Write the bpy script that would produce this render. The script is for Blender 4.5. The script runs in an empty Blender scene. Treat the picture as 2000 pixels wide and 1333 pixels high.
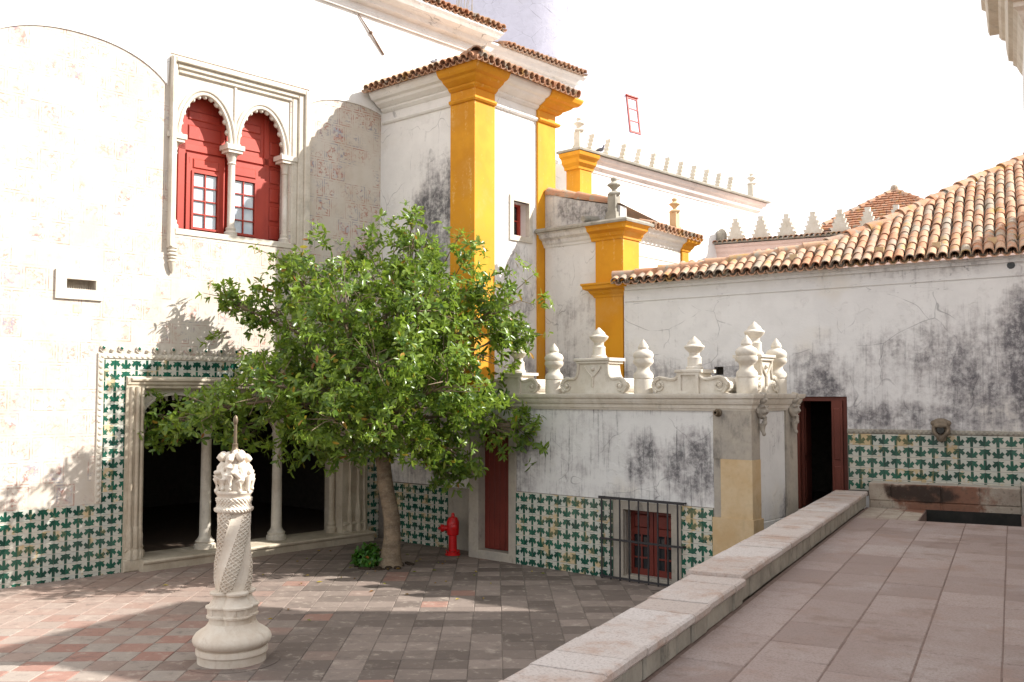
import bpy, bmesh, math, random
import numpy as np
from mathutils import Vector, Matrix
R = math.radians
random.seed(7)
scene = bpy.context.scene
COL = scene.collection

# ------------------------------------------------------------------ camera, sky, sun, exposure
EYE = 2.67
cam_data = bpy.data.cameras.new('camera')
cam_data.sensor_width = 36.0
cam_data.lens = 36.0 * 1873 / 2000
cam_data.clip_end = 2000
cam = bpy.data.objects.new('camera', cam_data)
cam.location = (0, 0, EYE)
cam.rotation_euler = (R(90 + 3.163), 0, R(40.5))
COL.objects.link(cam)
scene.camera = cam

SUN = Vector((1.0, 0.85, 0.98)).normalized()
SUN_EL = math.asin(SUN.z)
SUN_AZ = math.atan2(SUN.x, SUN.y)
world = bpy.data.worlds.new('World')
scene.world = world
world.use_nodes = True
wn = world.node_tree
wn.nodes.clear()
sky = wn.nodes.new('ShaderNodeTexSky')
sky.sky_type = 'NISHITA'
sky.sun_disc = False
sky.sun_elevation = SUN_EL
sky.sun_rotation = SUN_AZ
sky.air_density = 1.0
sky.dust_density = 3.0
sky.ozone_density = 1.0
tcw = wn.nodes.new('ShaderNodeTexCoord')
nzw = wn.nodes.new('ShaderNodeTexNoise')
nzw.inputs['Scale'].default_value = 2.4
nzw.inputs['Detail'].default_value = 6
wn.links.new(tcw.outputs['Generated'], nzw.inputs['Vector'])
rpw = wn.nodes.new('ShaderNodeMapRange')
rpw.inputs['From Min'].default_value = 0.36
rpw.inputs['From Max'].default_value = 0.56
rpw.inputs['To Min'].default_value = 0.72
rpw.inputs['To Max'].default_value = 1.0
wn.links.new(nzw.outputs['Fac'], rpw.inputs['Value'])
mxw = wn.nodes.new('ShaderNodeMix')
mxw.data_type = 'RGBA'
mxw.inputs['B'].default_value = (9.0, 9.1, 9.4, 1)      # thin bright cloud over the whole sky
wn.links.new(rpw.outputs['Result'], mxw.inputs['Factor'])
wn.links.new(sky.outputs['Color'], mxw.inputs['A'])
bgw = wn.nodes.new('ShaderNodeBackground')
bgw.inputs['Strength'].default_value = 0.075
wn.links.new(mxw.outputs['Result'], bgw.inputs['Color'])
wout = wn.nodes.new('ShaderNodeOutputWorld')
wn.links.new(bgw.outputs['Background'], wout.inputs['Surface'])

sun_data = bpy.data.lights.new('sun', 'SUN')
sun_data.energy = 4.6
sun_data.angle = R(0.53)
sun_data.color = (1.0, 0.965, 0.915)
sun = bpy.data.objects.new('sun', sun_data)
sun.rotation_euler = SUN.to_track_quat('Z', 'Y').to_euler()
sun.location = (30, 25, 30)
COL.objects.link(sun)

scene.view_settings.view_transform = 'Standard'
scene.view_settings.look = 'None'
scene.view_settings.gamma = 1.0
scene.view_settings.use_curve_mapping = False
scene.view_settings.exposure = 1.05
scene.render.engine = 'CYCLES'
scene.cycles.max_bounces = 8
scene.cycles.diffuse_bounces = 4

# ------------------------------------------------------------------ node materials
class NB:
    def __init__(s, name):
        s.m = bpy.data.materials.new(name)
        s.m.use_nodes = True
        s.t = s.m.node_tree
        s.b = s.t.nodes['Principled BSDF']
        s.out = s.t.nodes['Material Output']
    def n(s, t, **k):
        x = s.t.nodes.new(t)
        for a, v in k.items():
            setattr(x, a, v)
        return x
    def put(s, sock, v):
        if isinstance(v, bpy.types.NodeSocket):
            s.t.links.new(v, sock)
        elif isinstance(v, (tuple, list)) and len(v) == 3 and sock.type == 'RGBA':
            sock.default_value = (*v, 1)
        else:
            sock.default_value = v
    def pos(s):
        return s.n('ShaderNodeNewGeometry').outputs['Position']
    def obj(s):
        return s.n('ShaderNodeTexCoord').outputs['Object']
    def rnd(s):
        return s.n('ShaderNodeObjectInfo').outputs['Random']
    def mapv(s, v, scale=(1, 1, 1), loc=(0, 0, 0), rot=(0, 0, 0)):
        x = s.n('ShaderNodeMapping')
        s.put(x.inputs['Vector'], v)
        x.inputs['Scale'].default_value = scale
        x.inputs['Location'].default_value = loc
        x.inputs['Rotation'].default_value = rot
        return x.outputs[0]
    def noise(s, v, sc, det=4, ro=.55, w=None):
        x = s.n('ShaderNodeTexNoise')
        s.put(x.inputs['Vector'], v)
        x.inputs['Scale'].default_value = sc
        x.inputs['Detail'].default_value = det
        x.inputs['Roughness'].default_value = ro
        return x.outputs['Fac']
    def math(s, op, a, b=0.0, c=None):
        x = s.n('ShaderNodeMath', operation=op)
        s.put(x.inputs[0], a)
        s.put(x.inputs[1], b)
        if c is not None:
            s.put(x.inputs[2], c)
        return x.outputs[0]
    def vmath(s, op, a, b=None):
        x = s.n('ShaderNodeVectorMath', operation=op)
        s.put(x.inputs[0], a)
        if b is not None:
            s.put(x.inputs[1], b)
        return x.outputs['Value'] if op in ('LENGTH', 'DOT_PRODUCT') else x.outputs[0]
    def rng(s, v, a, b, c=0., d=1., smooth=True):
        x = s.n('ShaderNodeMapRange')
        if smooth:
            x.interpolation_type = 'SMOOTHSTEP'
        s.put(x.inputs['Value'], v)
        x.inputs['From Min'].default_value = a
        x.inputs['From Max'].default_value = b
        x.inputs['To Min'].default_value = c
        x.inputs['To Max'].default_value = d
        return x.outputs['Result']
    def mix(s, f, a, b, mode='MIX'):
        x = s.n('ShaderNodeMix', data_type='RGBA', blend_type=mode)
        s.put(x.inputs['Factor'], f)
        s.put(x.inputs['A'], a)
        s.put(x.inputs['B'], b)
        return x.outputs['Result']
    def sep(s, v):
        x = s.n('ShaderNodeSeparateXYZ')
        s.put(x.inputs[0], v)
        return x.outputs
    def comb(s, a, b, c):
        x = s.n('ShaderNodeCombineXYZ')
        s.put(x.inputs[0], a); s.put(x.inputs[1], b); s.put(x.inputs[2], c)
        return x.outputs[0]
    def blob(s, p, c, r):
        """soft stain mask round a centre, 1 inside 0 outside"""
        d = s.vmath('SUBTRACT', p, tuple(c))
        d = s.vmath('DIVIDE', d, tuple(r))
        return s.rng(s.vmath('LENGTH', d), .35, 1.15, 1., 0.)
    def bump(s, h, st=.3, dist=.02):
        x = s.n('ShaderNodeBump')
        x.inputs['Strength'].default_value = st
        x.inputs['Distance'].default_value = dist
        s.put(x.inputs['Height'], h)
        s.put(s.b.inputs['Normal'], x.outputs[0])
    def fin(s, col, rough=.85, spec=.3):
        s.put(s.b.inputs['Base Color'], col)
        s.put(s.b.inputs['Roughness'], rough)
        s.b.inputs['Specular IOR Level'].default_value = spec
        return s.m

BIG = 99.0
def plaster(name, base=(.80, .785, .755), masks=(), stain=(.085, .083, .088), warm=.35, general=.12, kmask=1.0, warmcol=(.62, .52, .36), grey=(.46, .435, .43), drips=.3):
    b = NB(name)
    p = b.pos()
    big = b.noise(p, .9, 3)
    mid = b.noise(p, 3.1, 6, .6)
    cloud = b.noise(p, 1.5, 9, .62)
    fine = b.noise(p, 13, 9, .75)
    streak = b.noise(b.mapv(p, (5.5, 5.5, .8)), 1.7, 7, .65)
    m = None
    for c, r, k in masks:
        x = b.math('MULTIPLY', b.blob(p, c, r), k)
        m = x if m is None else b.math('MAXIMUM', m, x)
    m = b.math('MAXIMUM', m, general) if m is not None else general
    v = b.math('MULTIPLY', m, kmask)
    v = b.math('ADD', v, b.math('MULTIPLY', b.math('SUBTRACT', cloud, .5), 1.5))
    v = b.math('ADD', v, b.math('MULTIPLY', b.math('SUBTRACT', streak, .5), 1.0))
    v = b.math('ADD', v, b.math('MULTIPLY', b.math('SUBTRACT', fine, .5), 1.1))
    tone = b.mix(b.rng(mid, .35, .7), base, tuple(c * .93 for c in base))
    tone = b.mix(b.math('MULTIPLY', b.rng(big, .54, .76), warm), tone, warmcol)
    patch = b.rng(b.noise(p, 1.9, 7, .6), .575, .59)
    tone = b.mix(b.math('MULTIPLY', patch, .35), tone, tuple(c * .88 for c in base))
    drip = b.noise(b.mapv(p, (15, 15, .55)), 1.3, 6, .7)
    col = b.mix(b.math('MULTIPLY', b.rng(v, .22, .85, 0, .9), b.rng(b.noise(p, 6, 8, .7), .34, .58, .35, 1.)), tone, grey)
    col = b.mix(b.math('MULTIPLY', b.rng(v, .58, 1.25, 0, .9), b.rng(fine, .36, .56, .45, 1.)), col, stain)
    col = b.mix(b.math('MULTIPLY', b.math('MULTIPLY', b.rng(drip, .53, .64), b.rng(v, .12, .60)), drips), col, stain)
    crack = b.n('ShaderNodeTexVoronoi', feature='DISTANCE_TO_EDGE')
    b.put(crack.inputs['Vector'], b.vmath('ADD', p, b.n('ShaderNodeTexNoise').outputs['Color']))
    crack.inputs['Scale'].default_value = 1.1
    ck = b.math('MULTIPLY', b.rng(crack.outputs['Distance'], .010, .002), b.rng(cloud, .45, .60))
    col = b.mix(b.math('MULTIPLY', ck, .5), col, stain)
    b.bump(b.math('ADD', b.math('ADD', b.math('MULTIPLY', mid, .7), b.math('MULTIPLY', fine, .35)), b.math('MULTIPLY', patch, -.25)), .75, .018)
    return b.fin(col, .9, .2)

def stone(name, c1, c2, dark=(.18, .16, .13), sc=3., dirt=.5, bump=.4):
    b = NB(name)
    p = b.pos()
    a = b.noise(p, sc, 6, .65)
    fine = b.noise(p, sc * 9, 5, .7)
    d = b.noise(b.mapv(p, (1, 1, .5)), sc * 1.7, 6, .7)
    col = b.mix(b.rng(a, .3, .7), c1, c2)
    col = b.mix(b.math('MULTIPLY', b.rng(d, .54, .74), dirt), col, dark)
    col = b.mix(b.math('MULTIPLY', b.rng(fine, .45, .75), .18), col, dark)
    b.bump(b.math('ADD', fine, b.math('MULTIPLY', a, .5)), bump, .008)
    return b.fin(col, .88, .25)

def paint(name, c1, c2, wear=(.8, .75, .6), wearamt=.4, rough=.7, streak=True, spec=.3):
    b = NB(name)
    p = b.pos()
    a = b.noise(p, 1.6, 5, .6)
    fine = b.noise(p, 22, 5, .7)
    st = b.noise(b.mapv(p, (8, 8, .7)), 1.2, 5, .6)
    col = b.mix(b.rng(a, .35, .68), c1, c2)
    col = b.mix(b.math('MULTIPLY', b.rng(b.noise(p, .8, 6, .65), .50, .68), wearamt * .6), col, b.mix(.5, c1, wear))
    w = b.rng(b.math('ADD', b.math('MULTIPLY', st, .6), b.math('MULTIPLY', fine, .4)), .56, .72)
    col = b.mix(b.math('MULTIPLY', w, wearamt), col, wear)
    b.bump(fine, .2, .004)
    return b.fin(col, rough, spec)

def plain(name, col, rough=.6, metal=0., spec=.5, bump=None):
    b = NB(name)
    p = b.pos()
    f = b.noise(p, 12, 4)
    c = b.mix(b.rng(f, .3, .75), col, tuple(x * .72 for x in col))
    b.b.inputs['Metallic'].default_value = metal
    if bump:
        b.bump(b.noise(p, bump, 4), .35, .004)
    return b.fin(c, rough, spec)

M = {}
M['white'] = plaster('white_plaster', general=.05)
M['tower_white'] = plaster('tower_plaster', base=(.80, .78, .75), masks=[((-12.1, 12.1, 5.75), (.95, 3, 1.5), 1.0), ((-12.5, 12.1, 4.4), (1.3, 3, 1.6), .85), ((-12.4, 12.1, 2.0), (2.2, 3, 1.6), .62), ((-11.19, 13.3, 4.7), (2, .8, 1.2), .5), ((-11.19, 13.3, 3.0), (2, 1, .7), .75)], warm=.25, general=.06)
M['box_white'] = plaster('pavilion_plaster', base=(.72, .71, .685), drips=.6, masks=[((-6.72, 11.69, 1.6), (.62, 3, .75), 1.0), ((-7.55, 11.69, 1.75), (.5, 3, .6), .78), ((-8.6, 11.69, 1.9), (.9, 3, .8), .5), ((-9.7, 11.69, 1.6), (.6, 3, 1.0), .72), ((-8.5, 11.69, 2.5), (3.5, 3, .35), .38), ((-8.3, 11.69, 1.2), (3, 3, .25), .45), ((-10.6, 11.69, 2.1), (.8, 3, .7), .7), ((-5.85, 12.8, 1.0), (2, .4, .6), .9)], warm=.45, general=.2)
M['back_white'] = plaster('boundary_plaster', base=(.76, .745, .73), masks=[((-3.7, 15.3, 3.0), (1.9, 2, 1.15), .82), ((-5.2, 15, 3.0), (1.6, 2, 1.0), .45), ((-3.2, 15.3, 3.2), (.70, 2, 1.6), 1.2), ((-4.6, 15, 2.3), (2.4, 2, .40), .85), ((-6.1, 14.6, 2.75), (.5, 2, .5), 1.0), ((-7.5, 14.3, 2.9), (1.6, 2, .42), .72), ((-8.9, 14.0, 2.9), (1.2, 2, .45), .7), ((-6.1, 14.6, 3.0), (.8, 2, .6), .68), ((-4.3, 15, 4.55), (5, 2, .18), .35)], stain=(.10, .095, .105), warm=.3, general=.1)
M['annex_white'] = plaster('annex_plaster', base=(.77, .755, .735), masks=[((-10.4, 14, 3.9), (.7, 2, .8), .55), ((-10.6, 14, 3.0), (1.2, 2, .6), .72), ((-10.6, 14, 5.6), (1.1, 2, .25), .5)], warm=.25, general=.1)
M['annex_top'] = plaster('annex_parapet_plaster', base=(.62, .59, .54), masks=[((-10.2, 14, 6.05), (1.3, 2, .5), .85)], stain=(.09, .085, .075), general=.55, warm=.6)
M['far_white'] = plaster('far_plaster', base=(.82, .80, .775), general=.04, warm=.15)
M['chimney'] = plaster('chimney_plaster', base=(.72, .70, .80), general=.05, warm=.05)  # lavender of its shaded side tinted into the whole coat
M['pink'] = plaster('pink_plaster', base=(.80, .60, .53), general=.08, warm=.3, warmcol=(.75, .58, .48))
M['pale_pink'] = plaster('pale_pink_plaster', base=(.80, .70, .65), general=.14, warm=.3, warmcol=(.75, .58, .48))
M['yellow'] = paint('ochre_paint', (.68, .305, .015), (.57, .235, .010), wear=(.80, .55, .22), wearamt=.75)
M['stone'] = stone('limestone_trim', (.56, .49, .38), (.42, .35, .26), dirt=.45)
M['stone_pale'] = stone('pale_stone', (.66, .61, .52), (.54, .48, .39), dirt=.35)
M['stone_grey'] = stone('grey_stone', (.40, .37, .31), (.27, .25, .21), dark=(.09, .085, .07), dirt=.75)
M['stone_white'] = stone('white_carved_stone', (.68, .635, .56), (.57, .51, .42), dark=(.33, .29, .22), dirt=.5)
M['fountain'] = stone('fountain_marble', (.70, .635, .54), (.60, .51, .41), dark=(.40, .30, .21), sc=4, dirt=.5, bump=.3)
M['ochre_stone'] = stone('ochre_render', (.52, .36, .19), (.60, .47, .30), dark=(.26, .19, .11), sc=1.6, dirt=.35, bump=.25)
M['weather_stone'] = stone('weathered_stone', (.44, .39, .32), (.34, .31, .27), dark=(.12, .11, .10), sc=2.2, dirt=.65)
def m_bench():
    b = NB('stained_bench_stone')
    p = b.pos()
    n1 = b.noise(p, 3.5, 7, .65); n2 = b.noise(p, 22, 6, .7)
    wob = b.math('MULTIPLY', b.math('SUBTRACT', n1, .5), 1.6)
    col = b.mix(b.rng(n1, .35, .65), (.42, .36, .29), (.31, .25, .20))
    rust = b.rng(b.math('ADD', b.blob(p, (-4.35, 14.6, 1.15), (.95, .9, .45)), wob), .35, .75)
    col = b.mix(b.math('MULTIPLY', rust, .85), col, (.20, .075, .040))
    wet = b.rng(b.math('ADD', b.blob(p, (-4.6, 14.55, 1.22), (.75, .9, .24)), wob), .55, .95)
    col = b.mix(b.math('MULTIPLY', wet, .9), col, (.028, .022, .018))
    col = b.mix(b.math('MULTIPLY', b.rng(n2, .52, .68), .55), col, (.08, .065, .05))
    b.bump(b.math('ADD', n1, n2), .5, .012)
    return b.fin(col, .8, .3)
M['bench'] = m_bench()
M['spout_stone'] = stone('spout_stone', (.27, .215, .155), (.15, .12, .09), dark=(.05, .045, .035), sc=6, dirt=.8)
M['red'] = paint('red_paint', (.42, .050, .028), (.34, .036, .022), wear=(.55, .18, .13), wearamt=.45, rough=.5, spec=.4)
M['door_and_shade_red'] = paint('door_and_shade_paint', (.165, .024, .015), (.125, .018, .011), wear=(.24, .07, .045), wearamt=.3, rough=.45, spec=.4)
M['door_dark'] = paint('dark_door_paint', (.15, .040, .026), (.11, .028, .018), wear=(.16, .06, .04), wearamt=.3, rough=.55)
M['iron'] = plain('iron', (.045, .042, .045), .6, .3)
M['rust'] = plain('rusty_metal', (.20, .12, .08), .7, .3)
M['bronze'] = plain('bronze_pipe', (.20, .15, .10), .5, .6)
M['hydrant'] = plain('hydrant_red', (.62, .010, .012), .32, 0, .5)
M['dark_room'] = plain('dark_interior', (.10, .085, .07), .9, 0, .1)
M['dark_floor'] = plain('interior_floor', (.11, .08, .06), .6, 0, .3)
M['basin_dark'] = stone('basin_slime', (.035, .032, .028), (.02, .02, .018), dark=(.008, .008, .008), dirt=.8)
M['water'] = plain('basin_water', (.012, .014, .012), .15, 0, .5)
M['soil'] = plain('soil', (.055, .040, .028), .95, 0, .1, bump=30)
M['bird'] = plain('pigeon_feathers', (.13, .13, .15), .7)
M['soil_stone'] = stone('dark_core_stone', (.16, .13, .10), (.11, .09, .07), dark=(.04, .035, .03), dirt=.6)
M['mortar'] = plain('mortar', (.20, .17, .145), .95, 0, .1, bump=25)
M['joint'] = plain('terrace_joint', (.23, .165, .14), .95, 0, .1, bump=25)
M['paper'] = plain('yellow_paper', (.78, .72, .42), .8)
M['dry'] = plain('dry_grass', (.36, .30, .18), .9, 0, .1)

def m_glass():
    b = NB('window_glass')
    p = b.obj()
    c = b.mix(b.rng(b.noise(p, 3, 2), .4, .6), (.62, .70, .74), (.50, .58, .64))
    return b.fin(c, .06, .6)
M['glass'] = m_glass()
def m_darkglass():
    b = NB('dark_window_glass')
    b.put(b.b.inputs['Base Color'], (.02, .022, .025))
    return b.fin((.02, .022, .025), .05, .6)
M['glass_dark'] = m_darkglass()

def m_tile(name, c1, c2, worn, amt, rough):
    b = NB(name)
    p = b.pos()
    r = b.rnd()
    n1 = b.noise(p, 9, 4, .6)
    n2 = b.noise(p, 5, 6, .72)
    col = b.mix(b.math('ADD', b.math('MULTIPLY', r, .7), b.math('MULTIPLY', n1, .4)), c1, c2)
    lost = b.rng(b.math('ADD', n2, b.math('MULTIPLY', b.math('SUBTRACT', b.math('FRACT', b.math('MULTIPLY', r, 7.3)), .5), .26)), .595, .65)
    col = b.mix(b.math('MULTIPLY', lost, amt), col, worn)
    b.bump(n2, .25, .006)
    ro = b.rng(lost, 0, 1, rough, .8)
    return b.fin(col, ro, .5)
M['glaze_white'] = m_tile('white_glaze', (.46, .49, .44), (.60, .56, .47), (.56, .41, .21), .85, .20)
M['glaze_green'] = m_tile('green_glaze', (.006, .040, .030), (.022, .125, .080), (.20, .18, .08), .6, .14)

def m_roof():
    b = NB('clay_roof_tile')
    p = b.pos()
    r = b.rnd()
    x = b.n('ShaderNodeValToRGB')
    e = x.color_ramp.elements
    e[0].position, e[0].color = 0, (.36, .15, .075, 1)
    e[1].position, e[1].color = 1, (.50, .38, .24, 1)
    for q, c in ((.22, (.46, .23, .135)), (.45, (.52, .33, .215)), (.66, (.43, .23, .145)), (.82, (.34, .28, .22))):
        k = e.new(q); k.color = (*c, 1)
    b.put(x.inputs[0], b.math('ADD', b.math('MULTIPLY', r, .72), .14))
    n1 = b.noise(p, 7, 5, .65)
    n2 = b.noise(p, 19, 5, .7)
    col = b.mix(b.rng(n1, .50, .68), x.outputs[0], (.34, .31, .25))
    col = b.mix(b.math('MULTIPLY', b.rng(n2, .55, .72), .7), col, (.09, .08, .06))
    col = b.mix(b.math('MULTIPLY', b.rng(b.noise(p, 3.3, 4), .58, .7), .55), col, (.42, .26, .05))
    b.bump(n2, .4, .006)
    return b.fin(col, .9, .2)
M['roof'] = m_roof()

GA = R(41.5)                       # heading of the courtyard paving grid
GS = .34
GO = (-8.50, 5.62)
def m_paving():
    b = NB('courtyard_paving')
    p = b.pos()
    q = b.mapv(b.vmath('SUBTRACT', p, (GO[0], GO[1], 0)), (1, 1, 1), (0, 0, 0), (0, 0, -GA))
    s = b.sep(q)
    i = b.math('FLOOR', b.math('DIVIDE', s[0], GS))
    j = b.math('FLOOR', b.math('DIVIDE', s[1], GS))
    w = b.n('ShaderNodeTexWhiteNoise', noise_dimensions='3D')
    b.put(w.inputs['Vector'], b.comb(i, j, 3.))
    rv = w.outputs['Value']
    par = b.math('FLOORED_MODULO', b.math('ADD', i, j), 2.0)
    n1 = b.noise(p, 1.0, 3)
    n2 = b.noise(p, 6, 6, .7)
    n3 = b.noise(p, 40, 4, .7)
    wob = b.math('MULTIPLY', b.math('SUBTRACT', n1, .5), 2.4)
    checker = b.math('MULTIPLY', b.rng(b.math('ADD', s[0], wob), .9, -.5), b.rng(b.math('ADD', s[1], wob), 2.6, .5))   # laid in two colours only near the fountain
    redness = b.math('MULTIPLY', checker, b.rng(rv, .15, .6, .12, .85))
    red = b.mix(rv, (.35, .18, .135), (.27, .145, .115))
    grey = b.mix(rv, (.36, .315, .27), (.27, .235, .205))
    brown = b.mix(rv, (.11, .086, .072), (.25, .20, .17))
    brown = b.mix(b.rng(w.outputs['Color'], .84, .9), brown, (.27, .155, .12))
    rosy = b.mix(b.rng(s[0], .6, -2.2), brown, b.mix(rv, (.30, .235, .20), (.27, .19, .155)))
    col = b.mix(redness, rosy, b.mix(par, grey, red))
    col = b.mix(b.math('MULTIPLY', b.rng(n2, .53, .68), .5), col, (.42, .36, .30))
    col = b.mix(b.math('MULTIPLY', b.rng(n2, .47, .30), .6), col, (.11, .09, .08))
    col = b.mix(b.math('MULTIPLY', b.rng(n3, .5, .75), .3), col, (.14, .12, .11))
    b.bump(b.math('ADD', n2, b.math('MULTIPLY', n3, .5)), .45, .01)
    return b.fin(col, .8, .3)
M['paving'] = m_paving()

def m_flag():
    b = NB('terrace_flagstone')
    p = b.pos()
    r = b.rnd()
    n1 = b.noise(p, 2.2, 5, .65)
    n2 = b.noise(p, 55, 5, .75)
    n3 = b.noise(p, 8, 6, .7)
    col = b.mix(r, (.275, .205, .18), (.385, .305, .275))
    col = b.mix(b.math('MULTIPLY', b.rng(b.noise(p, .9, 7, .65), .50, .66), .5), col, (.42, .365, .34))
    col = b.mix(b.math('MULTIPLY', b.rng(b.noise(p, 1.4, 7, .7), .55, .68), .6), col, (.19, .125, .095))
    col = b.mix(b.math('MULTIPLY', b.rng(n1, .5, .72), .7), col, (.30, .20, .16))
    col = b.mix(b.math('MULTIPLY', b.rng(n3, .50, .70), .6), col, (.25, .185, .155))
    col = b.mix(b.math('MULTIPLY', b.rng(n2, .46, .62), .6), col, (.22, .165, .14))
    b.bump(b.math('ADD', n2, n3), .8, .010)
    return b.fin(col, .82, .3)
M['flag'] = m_flag()

def m_coping():
    b = NB('coping_stone')
    p = b.pos()
    r = b.rnd()
    n1 = b.noise(p, 3, 6, .7)
    n2 = b.noise(p, 60, 4, .75)
    z = b.sep(p)[2]
    col = b.mix(r, (.56, .505, .47), (.46, .385, .34))
    col = b.mix(b.math('MULTIPLY', b.rng(n1, .47, .66), .65), col, (.40, .26, .19))
    col = b.mix(b.math('MULTIPLY', b.rng(n2, .48, .66), .6), col, (.26, .21, .18))
    b.bump(b.math('ADD', n2, n1), .5, .006)
    return b.fin(col, .85, .25)
M['coping'] = m_coping()

def m_fresco():
    """old plaster painted with rows of framed panels, rubbed away in places, fainter where full sun washes it out"""
    b = NB('painted_plaster')
    p = b.obj()
    s = b.sep(p)
    u = b.math('DIVIDE', s[0], .315)
    v = b.math('DIVIDE', s[2], .345)
    j = b.math('FLOOR', v)
    u = b.math('ADD', u, b.math('MULTIPLY', b.math('FLOORED_MODULO', j, 2.), .5))
    i = b.math('FLOOR', u)
    fu = b.math('ABSOLUTE', b.math('SUBTRACT', b.math('FRACT', u), .5))
    fv = b.math('ABSOLUTE', b.math('SUBTRACT', b.math('FRACT', v), .5))
    e = b.math('MAXIMUM', fu, fv)
    w = b.n('ShaderNodeTexWhiteNoise', noise_dimensions='3D')
    b.put(w.inputs['Vector'], b.comb(i, j, 1.))
    rv = w.outputs['Value']
    fade = b.noise(p, 1.1, 4, .6)
    keep = b.rng(b.math('ADD', fade, b.math('MULTIPLY', b.math('SUBTRACT', rv, .5), .30)), .34, .52)
    rub = b.math('MULTIPLY', b.rng(b.noise(p, 11, 5, .7), .40, .54), b.rng(b.noise(p, 2.6, 5, .7), .36, .56))
    line = b.math('MULTIPLY', b.rng(e, .405, .42), b.rng(e, .47, .455))
    nz = b.noise(b.vmath('ADD', p, b.comb(b.math('MULTIPLY', rv, 9.), 0., 0.)), 8.5, 3, .6)
    scr = b.rng(b.math('ABSOLUTE', b.math('SUBTRACT', nz, .5)), .05, .022)
    inside = b.rng(e, .37, .33)
    sun_fade = b.rng(s[0], 3.6, 4.2, .8, 1.)  # ink weaker left of the window, its washing-out by full sun put in
    keep = b.math('MULTIPLY', keep, sun_fade)
    ink = b.math('MULTIPLY', b.math('MAXIMUM', line, b.math('MULTIPLY', scr, inside)), b.math('MULTIPLY', keep, rub))
    wash = b.math('MULTIPLY', b.math('MULTIPLY', inside, b.rng(rv, .80, .9)), b.math('MULTIPLY', rub, keep))
    base = b.mix(b.rng(b.noise(p, 1.7, 5, .6), .35, .7), (.60, .55, .48), (.53, .465, .385))
    base = b.mix(b.math('MULTIPLY', b.rng(b.noise(p, 24, 5, .7), .5, .72), .22), base, (.5, .44, .36))
    inkc = b.mix(b.rng(b.noise(p, 4, 2), .47, .58), (.36, .11, .075), (.20, .21, .28))
    col = b.mix(b.math('MULTIPLY', wash, .6), base, b.mix(b.rng(nz, .45, .55), (.48, .22, .17), (.33, .35, .44)))
    col = b.mix(b.math('MULTIPLY', ink, .75), col, inkc)
    b.bump(b.noise(p, 9, 6, .65), .45, .01)
    return b.fin(col, .92, .2)
M['fresco'] = m_fresco()

def m_leaf(name, c1, c2, c3):
    b = NB(name)
    a = b.n('ShaderNodeAttribute', attribute_name='tint')
    f = a.outputs['Fac']
    x = b.n('ShaderNodeValToRGB')
    e = x.color_ramp.elements
    e[0].position, e[0].color = 0, (*c1, 1)
    e[1].position, e[1].color = .8, (*c2, 1)
    for q, c in ((.93, (.20, .25, .03)), (.965, c3), (.985, (.30, .10, .02))):
        k = e.new(q); k.color = (*c, 1)
    b.put(x.inputs[0], f)
    b.fin(x.outputs[0], .33, .5)
    tr = b.n('ShaderNodeBsdfTranslucent')
    b.put(tr.inputs['Color'], b.mix(.5, x.outputs[0], (.30, .42, .04)))
    ms = b.n('ShaderNodeMixShader')
    ms.inputs[0].default_value = .40
    b.t.links.new(b.b.outputs[0], ms.inputs[1])
    b.t.links.new(tr.outputs[0], ms.inputs[2])
    b.t.links.new(ms.outputs[0], b.out.inputs['Surface'])
    return b.m
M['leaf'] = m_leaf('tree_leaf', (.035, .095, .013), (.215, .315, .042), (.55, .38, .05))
M['leaf2'] = m_leaf('shrub_leaf', (.03, .10, .015), (.07, .20, .03), (.15, .25, .04))
def m_bark():
    b = NB('bark')
    p = b.pos()
    n1 = b.noise(b.mapv(p, (1, 1, 2.2)), 5, 6, .65)
    n2 = b.noise(p, 30, 5, .7)
    col = b.mix(b.rng(n1, .35, .65), (.27, .205, .14), (.155, .115, .08))
    col = b.mix(b.math('MULTIPLY', b.rng(n2, .5, .7), .5), col, (.33, .29, .22))
    b.bump(b.math('ADD', n1, n2), .7, .015)
    return b.fin(col, .92, .15)
M['bark'] = m_bark()

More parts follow.
